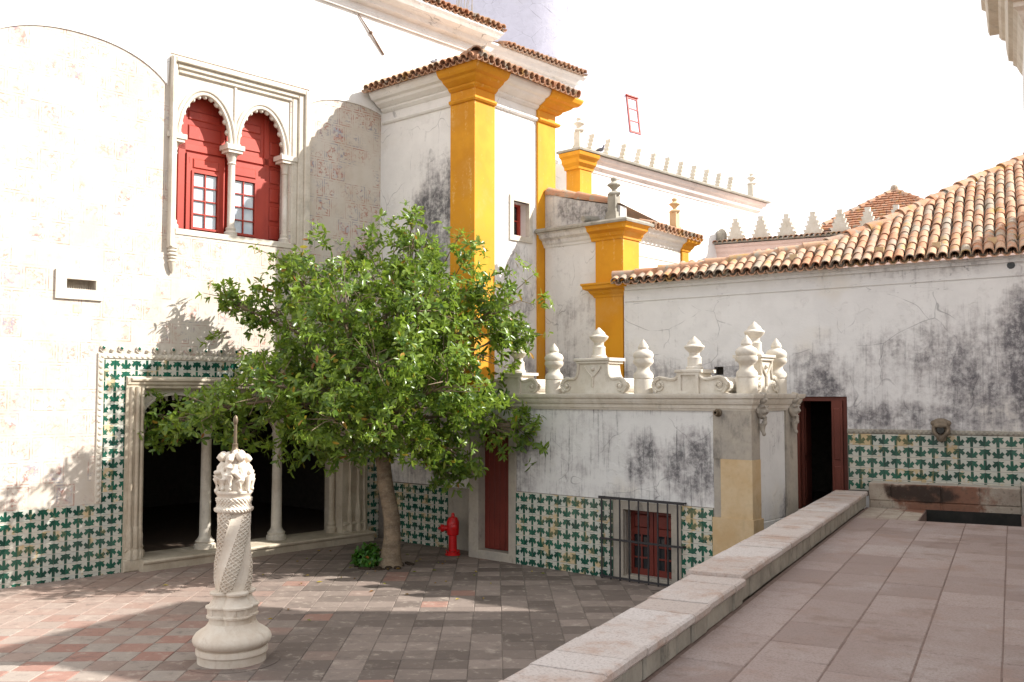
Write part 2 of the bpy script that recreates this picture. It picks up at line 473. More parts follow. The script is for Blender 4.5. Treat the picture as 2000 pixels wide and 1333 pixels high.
# ------------------------------------------------------------------ mesh helpers
class MB:
    def __init__(s):
        s.v, s.f, s.mi, s.k = [], [], [], 0
    def add(s, vs, fs):
        o = len(s.v)
        s.v += [tuple(p) for p in vs]
        s.f += [tuple(i + o for i in f) for f in fs]
        s.mi += [s.k] * len(fs)
        return s
    def box(s, x0, x1, y0, y1, z0, z1):
        return s.add([(x0, y0, z0), (x1, y0, z0), (x1, y1, z0), (x0, y1, z0), (x0, y0, z1), (x1, y0, z1), (x1, y1, z1), (x0, y1, z1)],
                     [(0, 3, 2, 1), (4, 5, 6, 7), (0, 1, 5, 4), (1, 2, 6, 5), (2, 3, 7, 6), (3, 0, 4, 7)])
    def cbox(s, x0, x1, y0, y1, z0, z1, c=.008):
        """box with chamfered front (-y) edges"""
        return s.add([(x0, y1, z0), (x1, y1, z0), (x1, y1, z1), (x0, y1, z1), (x0, y0 + c, z0), (x1, y0 + c, z0), (x1, y0 + c, z1), (x0, y0 + c, z1),
                      (x0 + c, y0, z0 + c), (x1 - c, y0, z0 + c), (x1 - c, y0, z1 - c), (x0 + c, y0, z1 - c)],
                     [(0, 3, 2, 1), (0, 1, 5, 4), (1, 2, 6, 5), (2, 3, 7, 6), (3, 0, 4, 7), (4, 5, 9, 8), (5, 6, 10, 9), (6, 7, 11, 10), (7, 4, 8, 11), (8, 9, 10, 11)])
    def tbox(s, x0, x1, y0, y1, z0, z1, c=.008, j=0.):
        """slab with chamfered top edges and slightly uneven corners"""
        r = lambda: random.uniform(-j, j)
        t = [r() for _ in range(4)]
        return s.add([(x0, y0, z0), (x1, y0, z0), (x1, y1, z0), (x0, y1, z0),
                      (x0, y0, z1 - c + t[0]), (x1, y0, z1 - c + t[1]), (x1, y1, z1 - c + t[2]), (x0, y1, z1 - c + t[3]),
                      (x0 + c, y0 + c, z1 + t[0]), (x1 - c, y0 + c, z1 + t[1]), (x1 - c, y1 - c, z1 + t[2]), (x0 + c, y1 - c, z1 + t[3])],
                     [(0, 3, 2, 1), (0, 1, 5, 4), (1, 2, 6, 5), (2, 3, 7, 6), (3, 0, 4, 7), (4, 5, 9, 8), (5, 6, 10, 9), (6, 7, 11, 10), (7, 4, 8, 11), (8, 9, 10, 11)])
    def prism(s, pts, y0, y1):
        """polygon in x,z extruded along y"""
        n = len(pts)
        vs = [(x, y0, z) for x, z in pts] + [(x, y1, z) for x, z in pts]
        fs = [tuple(range(n)), tuple(range(2 * n - 1, n - 1, -1))] + [(i, i + n, (i + 1) % n + n, (i + 1) % n) for i in range(n)]
        return s.add(vs, fs)
    def lathe(s, prof, c=(0, 0, 0), n=20, capb=True, capt=True):
        vs, fs = [], []
        for r, z in prof:
            for i in range(n):
                a = 2 * math.pi * i / n
                vs.append((c[0] + r * math.cos(a), c[1] + r * math.sin(a), c[2] + z))
        for k in range(len(prof) - 1):
            for i in range(n):
                fs.append((k * n + i, k * n + (i + 1) % n, (k + 1) * n + (i + 1) % n, (k + 1) * n + i))
        if capb:
            fs.append(tuple(range(n - 1, -1, -1)))
        if capt:
            o = (len(prof) - 1) * n
            fs.append(tuple(range(o, o + n)))
        return s.add(vs, fs)
    def tube(s, pts, rad, n=8):
        pts = [Vector(p) for p in pts]
        if not hasattr(rad, '__len__'):
            rad = [rad] * len(pts)
        vs, fs = [], []
        up = Vector((.13, .21, .97))
        for k, p in enumerate(pts):
            t = (pts[min(k + 1, len(pts) - 1)] - pts[max(k - 1, 0)]).normalized()
            a = t.cross(up)
            if a.length < .05:
                a = t.cross(Vector((1, 0, 0)))
            a.normalize()
            b = t.cross(a).normalized()
            for i in range(n):
                q = 2 * math.pi * i / n
                vs.append(p + (a * math.cos(q) + b * math.sin(q)) * rad[k])
        for k in range(len(pts) - 1):
            for i in range(n):
                fs.append((k * n + i, k * n + (i + 1) % n, (k + 1) * n + (i + 1) % n, (k + 1) * n + i))
        fs.append(tuple(range(n - 1, -1, -1)))
        o = (len(pts) - 1) * n
        fs.append(tuple(range(o, o + n)))
        return s.add(vs, fs)
    def sphere(s, c, r, n=10, m=7, sc=(1, 1, 1)):
        vs = [(c[0], c[1], c[2] - r * sc[2])]
        for k in range(1, m):
            a = math.pi * k / m
            for i in range(n):
                q = 2 * math.pi * i / n
                vs.append((c[0] + r * sc[0] * math.sin(a) * math.cos(q), c[1] + r * sc[1] * math.sin(a) * math.sin(q), c[2] - r * sc[2] * math.cos(a)))
        vs.append((c[0], c[1], c[2] + r * sc[2]))
        fs = [(0, 1 + (i + 1) % n, 1 + i) for i in range(n)]
        for k in range(m - 2):
            o = 1 + k * n
            fs += [(o + i, o + (i + 1) % n, o + n + (i + 1) % n, o + n + i) for i in range(n)]
        o = 1 + (m - 2) * n
        fs += [(o + i, o + (i + 1) % n, len(vs) - 1) for i in range(n)]
        return s.add(vs, fs)
    def sweep(s, path, prof, cap=True):
        """profile (out, z) run along a plan path; outward is to the right of travel, corners mitred"""
        n, m = len(path), len(prof)
        P = [Vector(p) for p in path]
        vs, fs = [], []
        for i in range(n):
            d0 = (P[i] - P[i - 1]).normalized() if i else None
            d1 = (P[i + 1] - P[i]).normalized() if i < n - 1 else None
            n0 = Vector((d0.y, -d0.x)) if d0 else None
            n1 = Vector((d1.y, -d1.x)) if d1 else None
            if n0 is None:
                mit = n1
            elif n1 is None:
                mit = n0
            else:
                mit = (n0 + n1) / max(.2, 1 + n0.dot(n1))
            for o, z in prof:
                q = P[i] + mit * o
                vs.append((q.x, q.y, z))
        for i in range(n - 1):
            for k in range(m - 1):
                fs.append((i * m + k, (i + 1) * m + k, (i + 1) * m + k + 1, i * m + k + 1))
        if cap:
            fs.append(tuple(range(m - 1, -1, -1)))
            fs.append(tuple(range((n - 1) * m, n * m)))
        return s.add(vs, fs)
    def wall(s, u0, u1, z0, z1, y0, y1, holes=()):
        us = sorted({u0, u1, *[h[0] for h in holes], *[h[1] for h in holes]})
        zs = sorted({z0, z1, *[h[2] for h in holes], *[h[3] for h in holes]})
        us = [u for u in us if u0 <= u <= u1]; zs = [z for z in zs if z0 <= z <= z1]
        def solid(i, j):
            if i < 0 or j < 0 or i >= len(us) - 1 or j >= len(zs) - 1:
                return False
            cu, cz = (us[i] + us[i + 1]) / 2, (zs[j] + zs[j + 1]) / 2
            return not any(h[0] < cu < h[1] and h[2] < cz < h[3] for h in holes)
        for i in range(len(us) - 1):
            for j in range(len(zs) - 1):
                if not solid(i, j):
                    continue
                a, b, c, d = us[i], us[i + 1], zs[j], zs[j + 1]
                s.add([(a, y0, c), (b, y0, c), (b, y0, d), (a, y0, d)], [(0, 1, 2, 3)])
                s.add([(a, y1, c), (b, y1, c), (b, y1, d), (a, y1, d)], [(3, 2, 1, 0)])
                if not solid(i - 1, j): s.add([(a, y0, c), (a, y0, d), (a, y1, d), (a, y1, c)], [(0, 1, 2, 3)])
                if not solid(i + 1, j): s.add([(b, y0, c), (b, y1, c), (b, y1, d), (b, y0, d)], [(0, 1, 2, 3)])
                if not solid(i, j - 1): s.add([(a, y0, c), (a, y1, c), (b, y1, c), (b, y0, c)], [(0, 1, 2, 3)])
                if not solid(i, j + 1): s.add([(a, y0, d), (b, y0, d), (b, y1, d), (a, y1, d)], [(0, 1, 2, 3)])
        return s
    def room(s, x0, x1, y0, y1, z0, z1, front=False):
        """inward facing box, open towards -y"""
        v = [(x0, y0, z0), (x1, y0, z0), (x1, y1, z0), (x0, y1, z0), (x0, y0, z1), (x1, y0, z1), (x1, y1, z1), (x0, y1, z1)]
        f = [(7, 6, 5, 4), (5, 6, 2, 1), (6, 7, 3, 2), (7, 4, 0, 3)]
        s.add(v, f)
        return s
    def spandrel(s, uc, half, rise, zs, zt, y0, y1, n=16, lobes=0, depth=0.):
        """wall piece above an arch: from the arch curve up to zt"""
        us = [uc - half + 2 * half * i / n for i in range(n + 1)]
        us = [uc - half * math.cos(math.pi * i / n) for i in range(n + 1)]
        h = [zs + rise * math.sqrt(max(0, 1 - ((u - uc) / half) ** 2)) for u in us]
        for i in range(n):
            a, b, p, q = us[i], us[i + 1], h[i], h[i + 1]
            s.add([(a, y0, p), (b, y0, q), (b, y0, zt), (a, y0, zt), (a, y1, p), (b, y1, q), (b, y1, zt), (a, y1, zt)],
                  [(0, 1, 2, 3), (7, 6, 5, 4), (0, 4, 5, 1)])
        return s
    def mesh(s, name, mats, smooth=False):
        me = bpy.data.meshes.new(name)
        me.from_pydata(s.v, [], s.f)
        for m in (mats if isinstance(mats, (list, tuple)) else [mats]):
            me.materials.append(M[m])
        if any(s.mi):
            me.polygons.foreach_set('material_index', s.mi)
        if smooth:
            me.polygons.foreach_set('use_smooth', [True] * len(s.f))
            try:
                me.set_sharp_from_angle(angle=R(38))
            except Exception:
                pass
        me.update()
        return me

OFF = {}
def link(name, data, parent=None, loc=(0, 0, 0), rot=0.):
    o = bpy.data.objects.new(name, data)
    COL.objects.link(o)
    o.location = Vector(loc) - OFF.get(parent.name, Vector()) if parent else loc
    if hasattr(rot, '__len__'):
        o.rotation_euler = rot
    else:
        o.rotation_euler = (0, 0, rot)
    if parent:
        o.parent = parent
    return o
def tag(o, label, cat, group=None):
    o['label'] = label; o['category'] = cat
    if group: o['group'] = group
    return o
def thing(name, label, cat, loc=(0, 0, 0), rot=0., group=None):
    return tag(link(name, None, None, loc, rot), label, cat, group)
def framed(name, label, cat, base, origin=(0, 0, 0), rot=0., group=None):
    """thing whose Empty stands at base; its parts are given in the frame (origin, rot)"""
    c, q = math.cos(rot), math.sin(rot)
    w = (origin[0] + c * base[0] - q * base[1], origin[1] + q * base[0] + c * base[1], origin[2] + base[2])
    o = thing(name, label, cat, w, rot, group)
    OFF[o.name] = Vector(base)
    return o
def part(name, mb, mats, parent, loc=(0, 0, 0), rot=0., smooth=False):
    return link(name, mb.mesh(name, mats, smooth), parent, loc, rot)
def struct(name, mb, mats, loc=(0, 0, 0), rot=0.):
    o = link(name, mb.mesh(name, mats), None, loc, rot)
    o['kind'] = 'structure'
    return o
def blobmesh(mb, voxel, name, mat, smooth_it=2):
    """fuse overlapping solids into one continuous surface"""
    me = mb.mesh(name + '_src', mat)
    o = bpy.data.objects.new('tmp', me)
    COL.objects.link(o)
    r = o.modifiers.new('r', 'REMESH'); r.mode = 'VOXEL'; r.voxel_size = voxel
    if smooth_it:
        k = o.modifiers.new('s', 'SMOOTH'); k.iterations = smooth_it; k.factor = .5
    dg = bpy.context.evaluated_depsgraph_get()
    out = bpy.data.meshes.new_from_object(o.evaluated_get(dg))
    out.name = name
    bpy.data.objects.remove(o)
    if not out.materials:
        out.materials.append(M[mat])
    out.polygons.foreach_set('use_smooth', [True] * len(out.polygons))
    return out

# ---- shared pieces: glazed wall tile, barrel roof tile
def leaf_half(flip):
    h = [(0, .04), (.105, .04), (.12, .50), (.30, .30), (.49, .52), (.30, .715), (.44, .875), (.2, .85), (0, .90)]
    if flip:
        h = [(x, 1 - y) for x, y in h][::-1]
    return h
def azulejo(size, mirror):
    g = size * .982
    b = MB()
    t = .010
    b.box(-g / 2, g / 2, -t, 0, -g / 2, g / 2)
    b.k = 1
    def put(poly):
        if mirror:
            poly = [(-x, z) for x, z in poly][::-1]
        area = sum(poly[i - 1][0] * poly[i][1] - poly[i][0] * poly[i - 1][1] for i in range(len(poly)))
        if area < 0:
            poly = poly[::-1]
        b.prism(poly, -t - .003, -t + .002)
    k = g * .5
    put([(-k + x * g, -k + z * g) for x, z in leaf_half(False)])
    put([(k - x * g, -k + z * g) for x, z in leaf_half(True)])
    return b.mesh('tile', ['glaze_white', 'glaze_green'])
TS = .165
AZ = {}
def tile_mesh(size, par):
    key = (size, par)
    if key not in AZ:
        AZ[key] = azulejo(size, bool(par))
    return AZ[key]
def tiles(parent, x0, ncol, ztop, nrow, size=TS, y=0., skip=None, ox=0, oz=0, proud=.0):
    for i in range(ncol):
        for j in range(nrow):
            x = x0 + (i + .5) * size
            z = ztop - (j + .5) * size
            if skip and skip(x, z):
                continue
            o = link('tile', tile_mesh(size, (i + j + ox) % 2), parent, (x + random.uniform(-.0012, .0012), y - random.uniform(0, .004), z + random.uniform(-.0012, .0012)),
                     (random.uniform(-.014, .014), random.uniform(-.010, .010), random.uniform(-.014, .014)))

def barrel(name, L=.36, r=.075, r2=None, t=.014, n=8, arc=200):
    """half round clay tile, axis along +y (uphill), crown up"""
    r2 = r2 or r * .82
    b = MB()
    vs, fs = [], []
    for k, (yy, rr) in enumerate(((0, r), (L, r2))):
        for rad in (rr, rr - t):
            for i in range(n + 1):
                a = R(90 - arc / 2 + arc * i / n)
                vs.append((rad * math.cos(a), yy, rad * math.sin(a)))
    m = n + 1
    for i in range(n):
        fs.append((i, i + 1, 2 * m + i + 1, 2 * m + i))
        fs.append((m + i, 3 * m + i, 3 * m + i + 1, m + i + 1))
        fs.append((i, m + i, m + i + 1, i + 1))
        fs.append((2 * m + i, 2 * m + i + 1, 3 * m + i + 1, 3 * m + i))
    b.add(vs, fs)
    return b.mesh(name, 'roof', smooth=True)
BAR = barrel('roof_tile')
BARS = barrel('roof_tile_short', L=.30, r=.07)
RIDGE = barrel('ridge_tile', L=.46, r=.118, r2=.082, t=.022, arc=215)

def frame3(o, d, up=(0, 0, 1)):
    """euler that points local +y along d, keeping local z as near up as it goes"""
    d = Vector(d).normalized()
    x = d.cross(Vector(up)).normalized()
    z = x.cross(d)
    return Matrix((x, d, z)).transposed().to_euler()

def eave_row(parent, p0, p1, up, pitch, mesh=None, name='roof_tile', jitter=.02):
    """a row of barrel tiles from p0 to p1, each pointing uphill along up"""
    mesh = mesh or BARS
    p0, p1 = Vector(p0), Vector(p1)
    n = max(1, int(round((p1 - p0).length / pitch)))
    for i in range(n):
        p = p0.lerp(p1, (i + .5) / n)
        e = frame3(None, Vector(up) + Vector((random.uniform(-jitter, jitter), random.uniform(-jitter, jitter), 0)))
        o = link(name, mesh, parent, p + Vector((random.uniform(-.008, .008), random.uniform(-.015, .015), random.uniform(-.006, .006))), e)

def channel(mb, p0, p1, up, pitch, L=.34, r=.06, sag=.05):
    """the upturned under-tiles of an eave, joined"""
    p0, p1, up = Vector(p0), Vector(p1), Vector(up).normalized()
    n = max(1, int(round((p1 - p0).length / pitch)))
    ax = (p1 - p0).normalized()
    nz = ax.cross(up)
    if nz.z < 0: nz = -nz
    for i in range(n + 1):
        c = p0.lerp(p1, i / n)
        vs = []
        K = 6
        for q, off in ((0., 0), (L, 0)):
            for tt in (0, .013):
                for k in range(K + 1):
                    a = math.pi * (1 + k / K)
                    vs.append(c + up * q + ax * ((r + tt) * math.cos(a)) + nz * ((r + tt) * math.sin(a) + .01))
        m = K + 1
        fs = []
        for k in range(K):
            fs += [(k, k + 1, 2 * m + k + 1, 2 * m + k), (m + k, 3 * m + k, 3 * m + k + 1, m + k + 1), (k, m + k, m + k + 1, k + 1)]
        mb.add(vs, fs)

# ------------------------------------------------------------------ ground, courtyard, terrace
struct('ground', MB().add([(-400, -400, -.06), (400, -400, -.06), (400, 400, -.06), (-400, 400, -.06)], [(0, 1, 2, 3)]), 'mortar')
TA = R(13.0)                                   # terrace and boundary wall run 13 degrees off the palace front
cT, sT = math.cos(TA), math.sin(TA)
def t2w(n, t, z=0.):
    return Vector((cT * n - sT * t, sT * n + cT * t, z))
def w2t(x, y):
    return cT * x + sT * y, -sT * x + cT * y
court = struct('courtyard', MB().box(-14.2, -1.0, -6.0, 12.2, -.05, -.008), 'mortar')
pav_meshes = []
for k in range(5):
    pav_meshes.append(MB().tbox(-GS / 2 + .0025, GS / 2 - .0025, -GS / 2 + .0025, GS / 2 - .0025, -.03, 0, .006, .0018).mesh('paving_tile', 'paving'))
cg, sg = math.cos(GA), math.sin(GA)
cells = []
for i in range(-40, 60):
    for j in range(-40, 60):
        a, b_ = (i + .5) * GS, (j + .5) * GS
        x, y = GO[0] + cg * a - sg * b_, GO[1] + sg * a + cg * b_
        n, t = w2t(x, y)
        if not (-14.1 < x and y < 12.1 and n < -2.2 and y > -4):
            continue
        if math.hypot(x - GO[0], y - GO[1]) < .42:
            continue
        f_ = -x * math.sin(R(40.5)) + y * math.cos(R(40.5))
        r_ = x * math.cos(R(40.5)) + y * math.sin(R(40.5))
        seen = f_ > 8.6 and abs(r_ / f_) < .55 and x > -13.85 and y < 11.9 and (r_ / f_ < .22)
        cells.append((0 if seen else 1, f_, x, y))
cells.sort()
rest = MB()
for k, (s_, f_, x, y) in enumerate(cells):
    if k < 300 and s_ == 0:
        link('paving_tile', random.choice(pav_meshes), court, (x, y, random.uniform(-.002, .002)),
             (random.uniform(-.004, .004), random.uniform(-.004, .004), GA + random.uniform(-.006, .006) + random.choice((0, math.pi / 2, math.pi))))
    else:
        g = GS / 2 - .003
        dz = random.uniform(-.002, .002)
        vs = []
        for (u, v, z) in ((-g, -g, -.02), (g, -g, -.02), (g, g, -.02), (-g, g, -.02), (-g + .006, -g + .006, dz), (g - .006, -g + .006, dz), (g - .006, g - .006, dz), (-g + .006, g - .006, dz)):
            vs.append((x + cg * u - sg * v, y + sg * u + cg * v, z))
        rest.add(vs, [(4, 5, 6, 7), (0, 1, 5, 4), (1, 2, 6, 5), (2, 3, 7, 6), (3, 0, 4, 7)])
o = part('paving', rest, 'paving', court); o['kind'] = 'stuff'
# ring of stone round the fountain foot
for k in range(7):
    a0, a1 = 2 * math.pi * k / 7 + .35, 2 * math.pi * (k + 1) / 7 + .35 - .012
    b = MB()
    vs, N_ = [], 6
    for z in (-.02, .006):
        for rr in (.30, .475):
            for i in range(N_ + 1):
                a = a0 + (a1 - a0) * i / N_
                vs.append((GO[0] + rr * math.cos(a), GO[1] + rr * math.sin(a), z))
    m = N_ + 1
    fs = []
    for i in range(N_):
        fs += [(2 * m + i, 2 * m + i + 1, 3 * m + i + 1, 3 * m + i)[::-1], (m + i, m + i + 1, 3 * m + i + 1, 3 * m + i)]
    fs += [(0, m, 3 * m, 2 * m), (N_, 2 * m + N_, 3 * m + N_, m + N_)]
    part('ring_stone', b.add(vs, fs), 'paving', court)

# terrace body with the sunk basin, flagstones
tb = MB()
tb.box(-1.96, 8, -6, 13.83, -.05, .9945)
tb.box(-1.96, -1.14, 13.832, 15.15, -.05, .990)
tb.box(.07, 8, 13.832, 15.9, -.05, .985)
tb.box(-1.14, .07, 13.832, 15.15, -.05, .45)
terrace = struct('terrace', tb, 'joint', rot=TA)
cols = [-1.925, -1.5, -1.045, -.57, -.094, .42]
for c in range(5):
    t = -2.2 + random.uniform(0, .5)
    while t < 13.75:
        L = random.uniform(.42, .95) if c < 4 else random.uniform(.3, .6)
        t1 = min(t + L, 13.78)
        if 13.78 - t1 < .25: t1 = 13.78
        x0, x1 = cols[c] + .0045 + random.uniform(-.002, .002), cols[c + 1] - .0045 + random.uniform(-.002, .002)
        b = MB().tbox(0, x1 - x0, 0, t1 - t - .009, -.03, 0, .005, .0022)
        part('flagstone', b, 'flag', terrace, (x0, t, 1.0))
        t = t1
for k in range(3):
    for q in range(4):
        x0 = -1.92 + k * .258; y0 = 13.79 + q * .34
        part('floor_tile', MB().tbox(0, .25, 0, .333, -.03, 0, .006, .002), 'bench', terrace, (x0, y0, .996))
part('basin_water', MB().add([(-1.13, 13.85, .62), (.06, 13.85, .62), (.06, 15.14, .62), (-1.13, 15.14, .62)], [(0, 1, 2, 3)]), 'water', terrace)
part('basin_edge', MB().box(-1.155, .085, 13.80, 13.836, .9, .994), 'flag', terrace)

# low parapet along the terrace edge
par = framed('terrace_parapet', 'low parapet wall of pale coping slabs along the terrace edge', 'parapet', (-2.15, 7.5, 0), rot=TA)
part('wall', MB().box(-2.355, -2.0, -2.5, 15.2, 0, 1.13), 'soil_stone', par)
t = -2.4
while t < 15.15:
    back = t >= 7.74
    L = random.choice((.30, .32, .34, .36, .46)) if not back else random.choice((.30, .34, .38, .42))
    t1 = min(t + L, 7.74 if not back else 15.2)
    if not back and 7.74 - t1 < .16: t1 = 7.74
    if back and 15.2 - t1 < .16: t1 = 15.2
    x0, x1 = (-2.385, -1.928) if not back else (-2.41, -1.95)
    h = (1.195 if not back else 1.222) + random.uniform(-.004, .004)
    jx = random.uniform(-.006, .006)
    b = MB()
    g = .006
    l = t1 - t - g
    # slab with rounded inner lip
    prof = [(x0, h - .06), (x1 - .004, h - .062), (x1 + .006, h - .045), (x1 + .004, h - .012), (x1 - .012, h), (x0 + .012, h), (x0, h - .012)]
    n_ = len(prof)
    vs = [(px_ + jx, 0, pz) for px_, pz in prof] + [(px_ + jx, l, pz + random.uniform(-.002, .002)) for px_, pz in prof]
    b.add(vs, [tuple(range(n_)), tuple(range(2 * n_ - 1, n_ - 1, -1))] + [(i, i + n_, (i + 1) % n_ + n_, (i + 1) % n_) for i in range(n_)])
    s_ = part('coping_slab', b, 'coping', par, (0, t, 0))
    part('block', MB().cbox(.014, l - .014, 0, .1, .992, h - .064, .014), 'stone_grey', s_, (x1 - .018 + jx, 0, 0), R(90))
    t = t1

# ------------------------------------------------------------------ palace front (left)
FA = R(90 - 3.4)
pal = framed('palace_front', 'tall sunlit palace front with painted plaster, twin window and green tiled arcade', 'building', (2.5, 0, 0), (-13.96, 6.4, 0), FA)
W0, W1 = -3.4, 8.36
arc_hole = (1.09, 4.97, .09, 2.81)
win_hole = (1.60, 3.70, 5.30, 7.80)
vent_hole = (-.06, .385, 4.20, 4.36)
b = MB().wall(W0, W1, -.05, 9.9, 0, .55, [arc_hole, win_hole, vent_hole])
part('wall', b, 'fresco', pal)
b = MB(); b.box(W0, W1, .56, 7, 9.7, 10.2); b.box(W0, W0 + .3, .56, 7, 0, 9.7); b.box(W1 - .3, W1, .56, 7, 0, 9.7); b.box(W0, W1, 7.0, 7.3, 0, 10.2)
part('rear_wall', b, 'white', pal)
part('niche_back', MB().box(-.10, .43, .30, .34, 4.15, 4.4), 'stone_pale', pal)
# upper coat of plaster ending in low arches over the painted field
def arcline(u):
    if u < 1.46:
        x = (u - .05) / 1.62
        return 7.0 + 1.03 * math.sqrt(max(0, 1 - min(1, abs(x)) ** 2.2))
    if u > 4.08:
        x = (u - 5.05) / 1.3
        return 7.35 + .72 * math.sqrt(max(0, 1 - min(1, abs(x)) ** 2.2))
    return 8.1
us = [W0] + [W0 + .5 * i for i in range(1, 4)] + [-1.57 + .1 * i for i in range(31)] + [1.4601, 1.47, 4.08, 4.0801] + [4.1 + .08 * i for i in range(22)] + [6.0, 7, W1]
us = sorted(us)
b = MB()
for i in range(len(us) - 1):
    a, c = us[i], us[i + 1]
    za, zc = arcline(a + 1e-5), arcline(c - 1e-5)
    b.add([(a, -.018, za), (c, -.018, zc), (c, -.018, 9.85), (a, -.018, 9.85), (a, .01, za), (c, .01, zc), (c, .01, 9.85), (a, .01, 9.85)],
          [(0, 1, 2, 3), (0, 4, 5, 1), (3, 2, 6, 7)])
part('upper_plaster', b, 'white', pal)
# cornice and eave
prof = [(0, 9.80), (.05, 9.80), (.06, 9.86), (.02, 9.90), (.03, 9.97), (.16, 10.0), (.18, 10.05), (.20, 10.09), (.36, 10.13), (.40, 10.19), (.44, 10.24), (.44, 10.28), (0, 10.28)]
part('cornice', MB().sweep([(W0, -.02), (W1 - .2, -.02), (W1 - .2, 3)], prof), 'white', pal)
roof = part('roof', MB().add([(W0, -.42, 10.29), (W1 + .2, -.42, 10.31), (W1 + .2, 3.6, 11.9), (W0, 3.6, 11.9), (W0, -.42, 10.285), (W1 + .2, -.42, 10.285), (W1 + .2, 3.6, 11.8), (W0, 3.6, 11.8)],
                             [(0, 1, 2, 3), (4, 7, 6, 5), (0, 4, 5, 1), (1, 5, 6, 2)]), 'roof', pal)
eave_row(roof, (5.2, -.53, 10.34), (W1 + .22, -.53, 10.34), (0, 1, .4), .155)
eave_row(roof, (5.2, -.24, 10.42), (W1 + .22, -.24, 10.46), (0, 1, .4), .155)
b = MB(); channel(b, (5.2, -.50, 10.33), (W1 + .22, -.50, 10.33), (0, 1, .4), .155)
part('under_tiles', b, 'roof', roof)['kind'] = 'stuff'
b = MB()
for k in range(9):
    x = 7.6 + random.uniform(-.25, .25)
    b.tube([(x, -.3, 10.45), (x + random.uniform(-.06, .06), -.32, 10.75), (x + random.uniform(-.14, .14), -.34, 10.95)], [.006, .005, .002], 4)
tag(part('roof_weeds', b, 'dry', None, (-13.96, 6.4, 0), FA), 'dry stalks growing from the tall palace eave', 'weeds')

# low wing carrying on beyond the cornice
lw = framed('rear_wing', 'plain white rear wing with a tiled eave behind the yellow tower', 'building', (10, 0, 0), (-13.96, 6.4, 0), FA)
part('wall', MB().box(W1 + .01, 11.45, .0, 5.5, 0, 10.0), 'far_white', lw)
part('cornice', MB().sweep([(W1 + .01, 0), (11.45, 0), (11.45, 4)], [(0, 9.90), (.10, 9.94), (.14, 10.02), (.20, 10.08), (.20, 10.12), (0, 10.12)]), 'far_white', lw)
roof = part('roof', MB().add([(W1, -.2, 10.13), (11.5, -.2, 10.13), (11.5, 4, 11.5), (W1, 4, 11.5)], [(0, 1, 2, 3)]), 'roof', lw)
eave_row(roof, (W1 + .46, -.32, 10.14), (11.5, -.32, 10.14), (0, 1, .35), .15)
b = MB(); channel(b, (W1 + .46, -.30, 10.13), (11.5, -.30, 10.13), (0, 1, .35), .15)
part('under_tiles', b, 'roof', roof)['kind'] = 'stuff'

# glazed tiles of the palace front
ZT = 1.05
X86 = .86
tiles(pal, X86 - 17 * TS, 17, ZT, 7)
tiles(pal, X86 - 2 * TS, 2, ZT + 13 * TS, 13, ox=1)
tiles(pal, X86, 28, ZT + 13 * TS, 2, ox=1)
tiles(pal, 5.43, 2, ZT + 11 * TS, 18, ox=1)
b = MB()
b.cbox(X86 - 2 * TS - .10, X86 - 2 * TS - .004, -.024, 0, ZT, ZT + 13 * TS + .004)
b.cbox(X86 - 2 * TS - .10, 5.76, -.024, 0, ZT + 13 * TS + .006, ZT + 13 * TS + .085)
for k in range(60):                                                    # little relief leaves along the border
    x = X86 - 2 * TS - .05
    if k < 24:
        b.sphere((x + random.uniform(-.008, .008), -.024, ZT + .05 + k * .09), .034, 7, 5, (1, .45, 1))
    b.sphere((x + .02 + k * .088, -.024, ZT + 13 * TS + .045), .030, 7, 5, (1, .45, .9))
part('tile_border', b, 'stone_pale', pal, smooth=True)
zc = ZT + 13 * TS + .086
for k in range(38):
    x = X86 - 2 * TS - .02 + k * .137
    big = k % 2 == 0
    h = .115 if big else .07
    b = MB()
    b.tube([(0, -.012, 0), (0, -.014, h * .5)], [.012, .016], 6)
    b.sphere((0, -.018, h * .72), h * .40, 9, 6, (1, .55, 1))
    for q in (-1, 1):
        b.tube([(0, -.012, .006), (q * h * .42, -.014, h * .48)], [.006, .012], 5)
    b.k = 1 if big else 0
    b.sphere((0, -.034, h * .72), h * .24, 7, 5, (1, .6, 1))
    part('crest_flower', b, ['stone_pale', 'glaze_green'], pal, (x, 0, zc), smooth=True)

# arcade
arc = part('arcade', MB().cbox(.86, 5.42, -.05, .5, 2.80, 2.94, .02), 'stone', pal)
part('lintel_moulding', MB().cbox(.93, 5.35, -.075, -.04, 2.86, 2.915, .015), 'stone', arc)
part('lintel_fillet', MB().cbox(1.02, 5.1, -.03, .4, 2.745, 2.81, .02), 'stone', arc)
for side, (u0, u1) in (('l', (.86, 1.15)), ('r', (4.86, 5.42))):
    b = MB()
    b.box(u0, u1, -.045, .5, 0, 2.80)
    wd = u1 - u0
    inner = u1 if side == 'l' else u0
    for q, rr in ((.30, .030), (.62, .036), (.86, .028)):
        x = u0 + wd * q
        b.tube([(x, -.05, .62), (x, -.05, 2.78)], rr, 10)
        b.lathe([(rr * 1.9, .18), (rr * 1.9, .30), (rr * 1.3, .33), (rr * 1.7, .36), (rr * 1.7, .55), (rr * 1.3, .60), (rr * 1.5, .63), (rr, .68)], (x, -.05, 0), 8)
    b.cbox(u0 - .01, u1 + .01, -.10, .5, 0, .19, .02)
    b.cbox(u0 + wd * .05, u1 - wd * .02, -.085, .3, .30, .36, .015)
    b.cbox(u0 + wd * .05, u1 - wd * .02, -.08, .3, .19, .22, .012)
    part('jamb', b, 'stone', arc, smooth=True)
    xi = 1.20 if side == 'l' else 4.80
    b = MB()
    b.lathe([(.10, .17), (.10, .26), (.075, .29), (.085, .33), (.07, .36), (.062, .40), (.058, 1.95), (.075, 1.97), (.06, 2.0), (.085, 2.10), (.11, 2.16), (.11, 2.22)], (xi, .2, 0), 12)
    part('half_column', b, 'stone', arc, smooth=True)
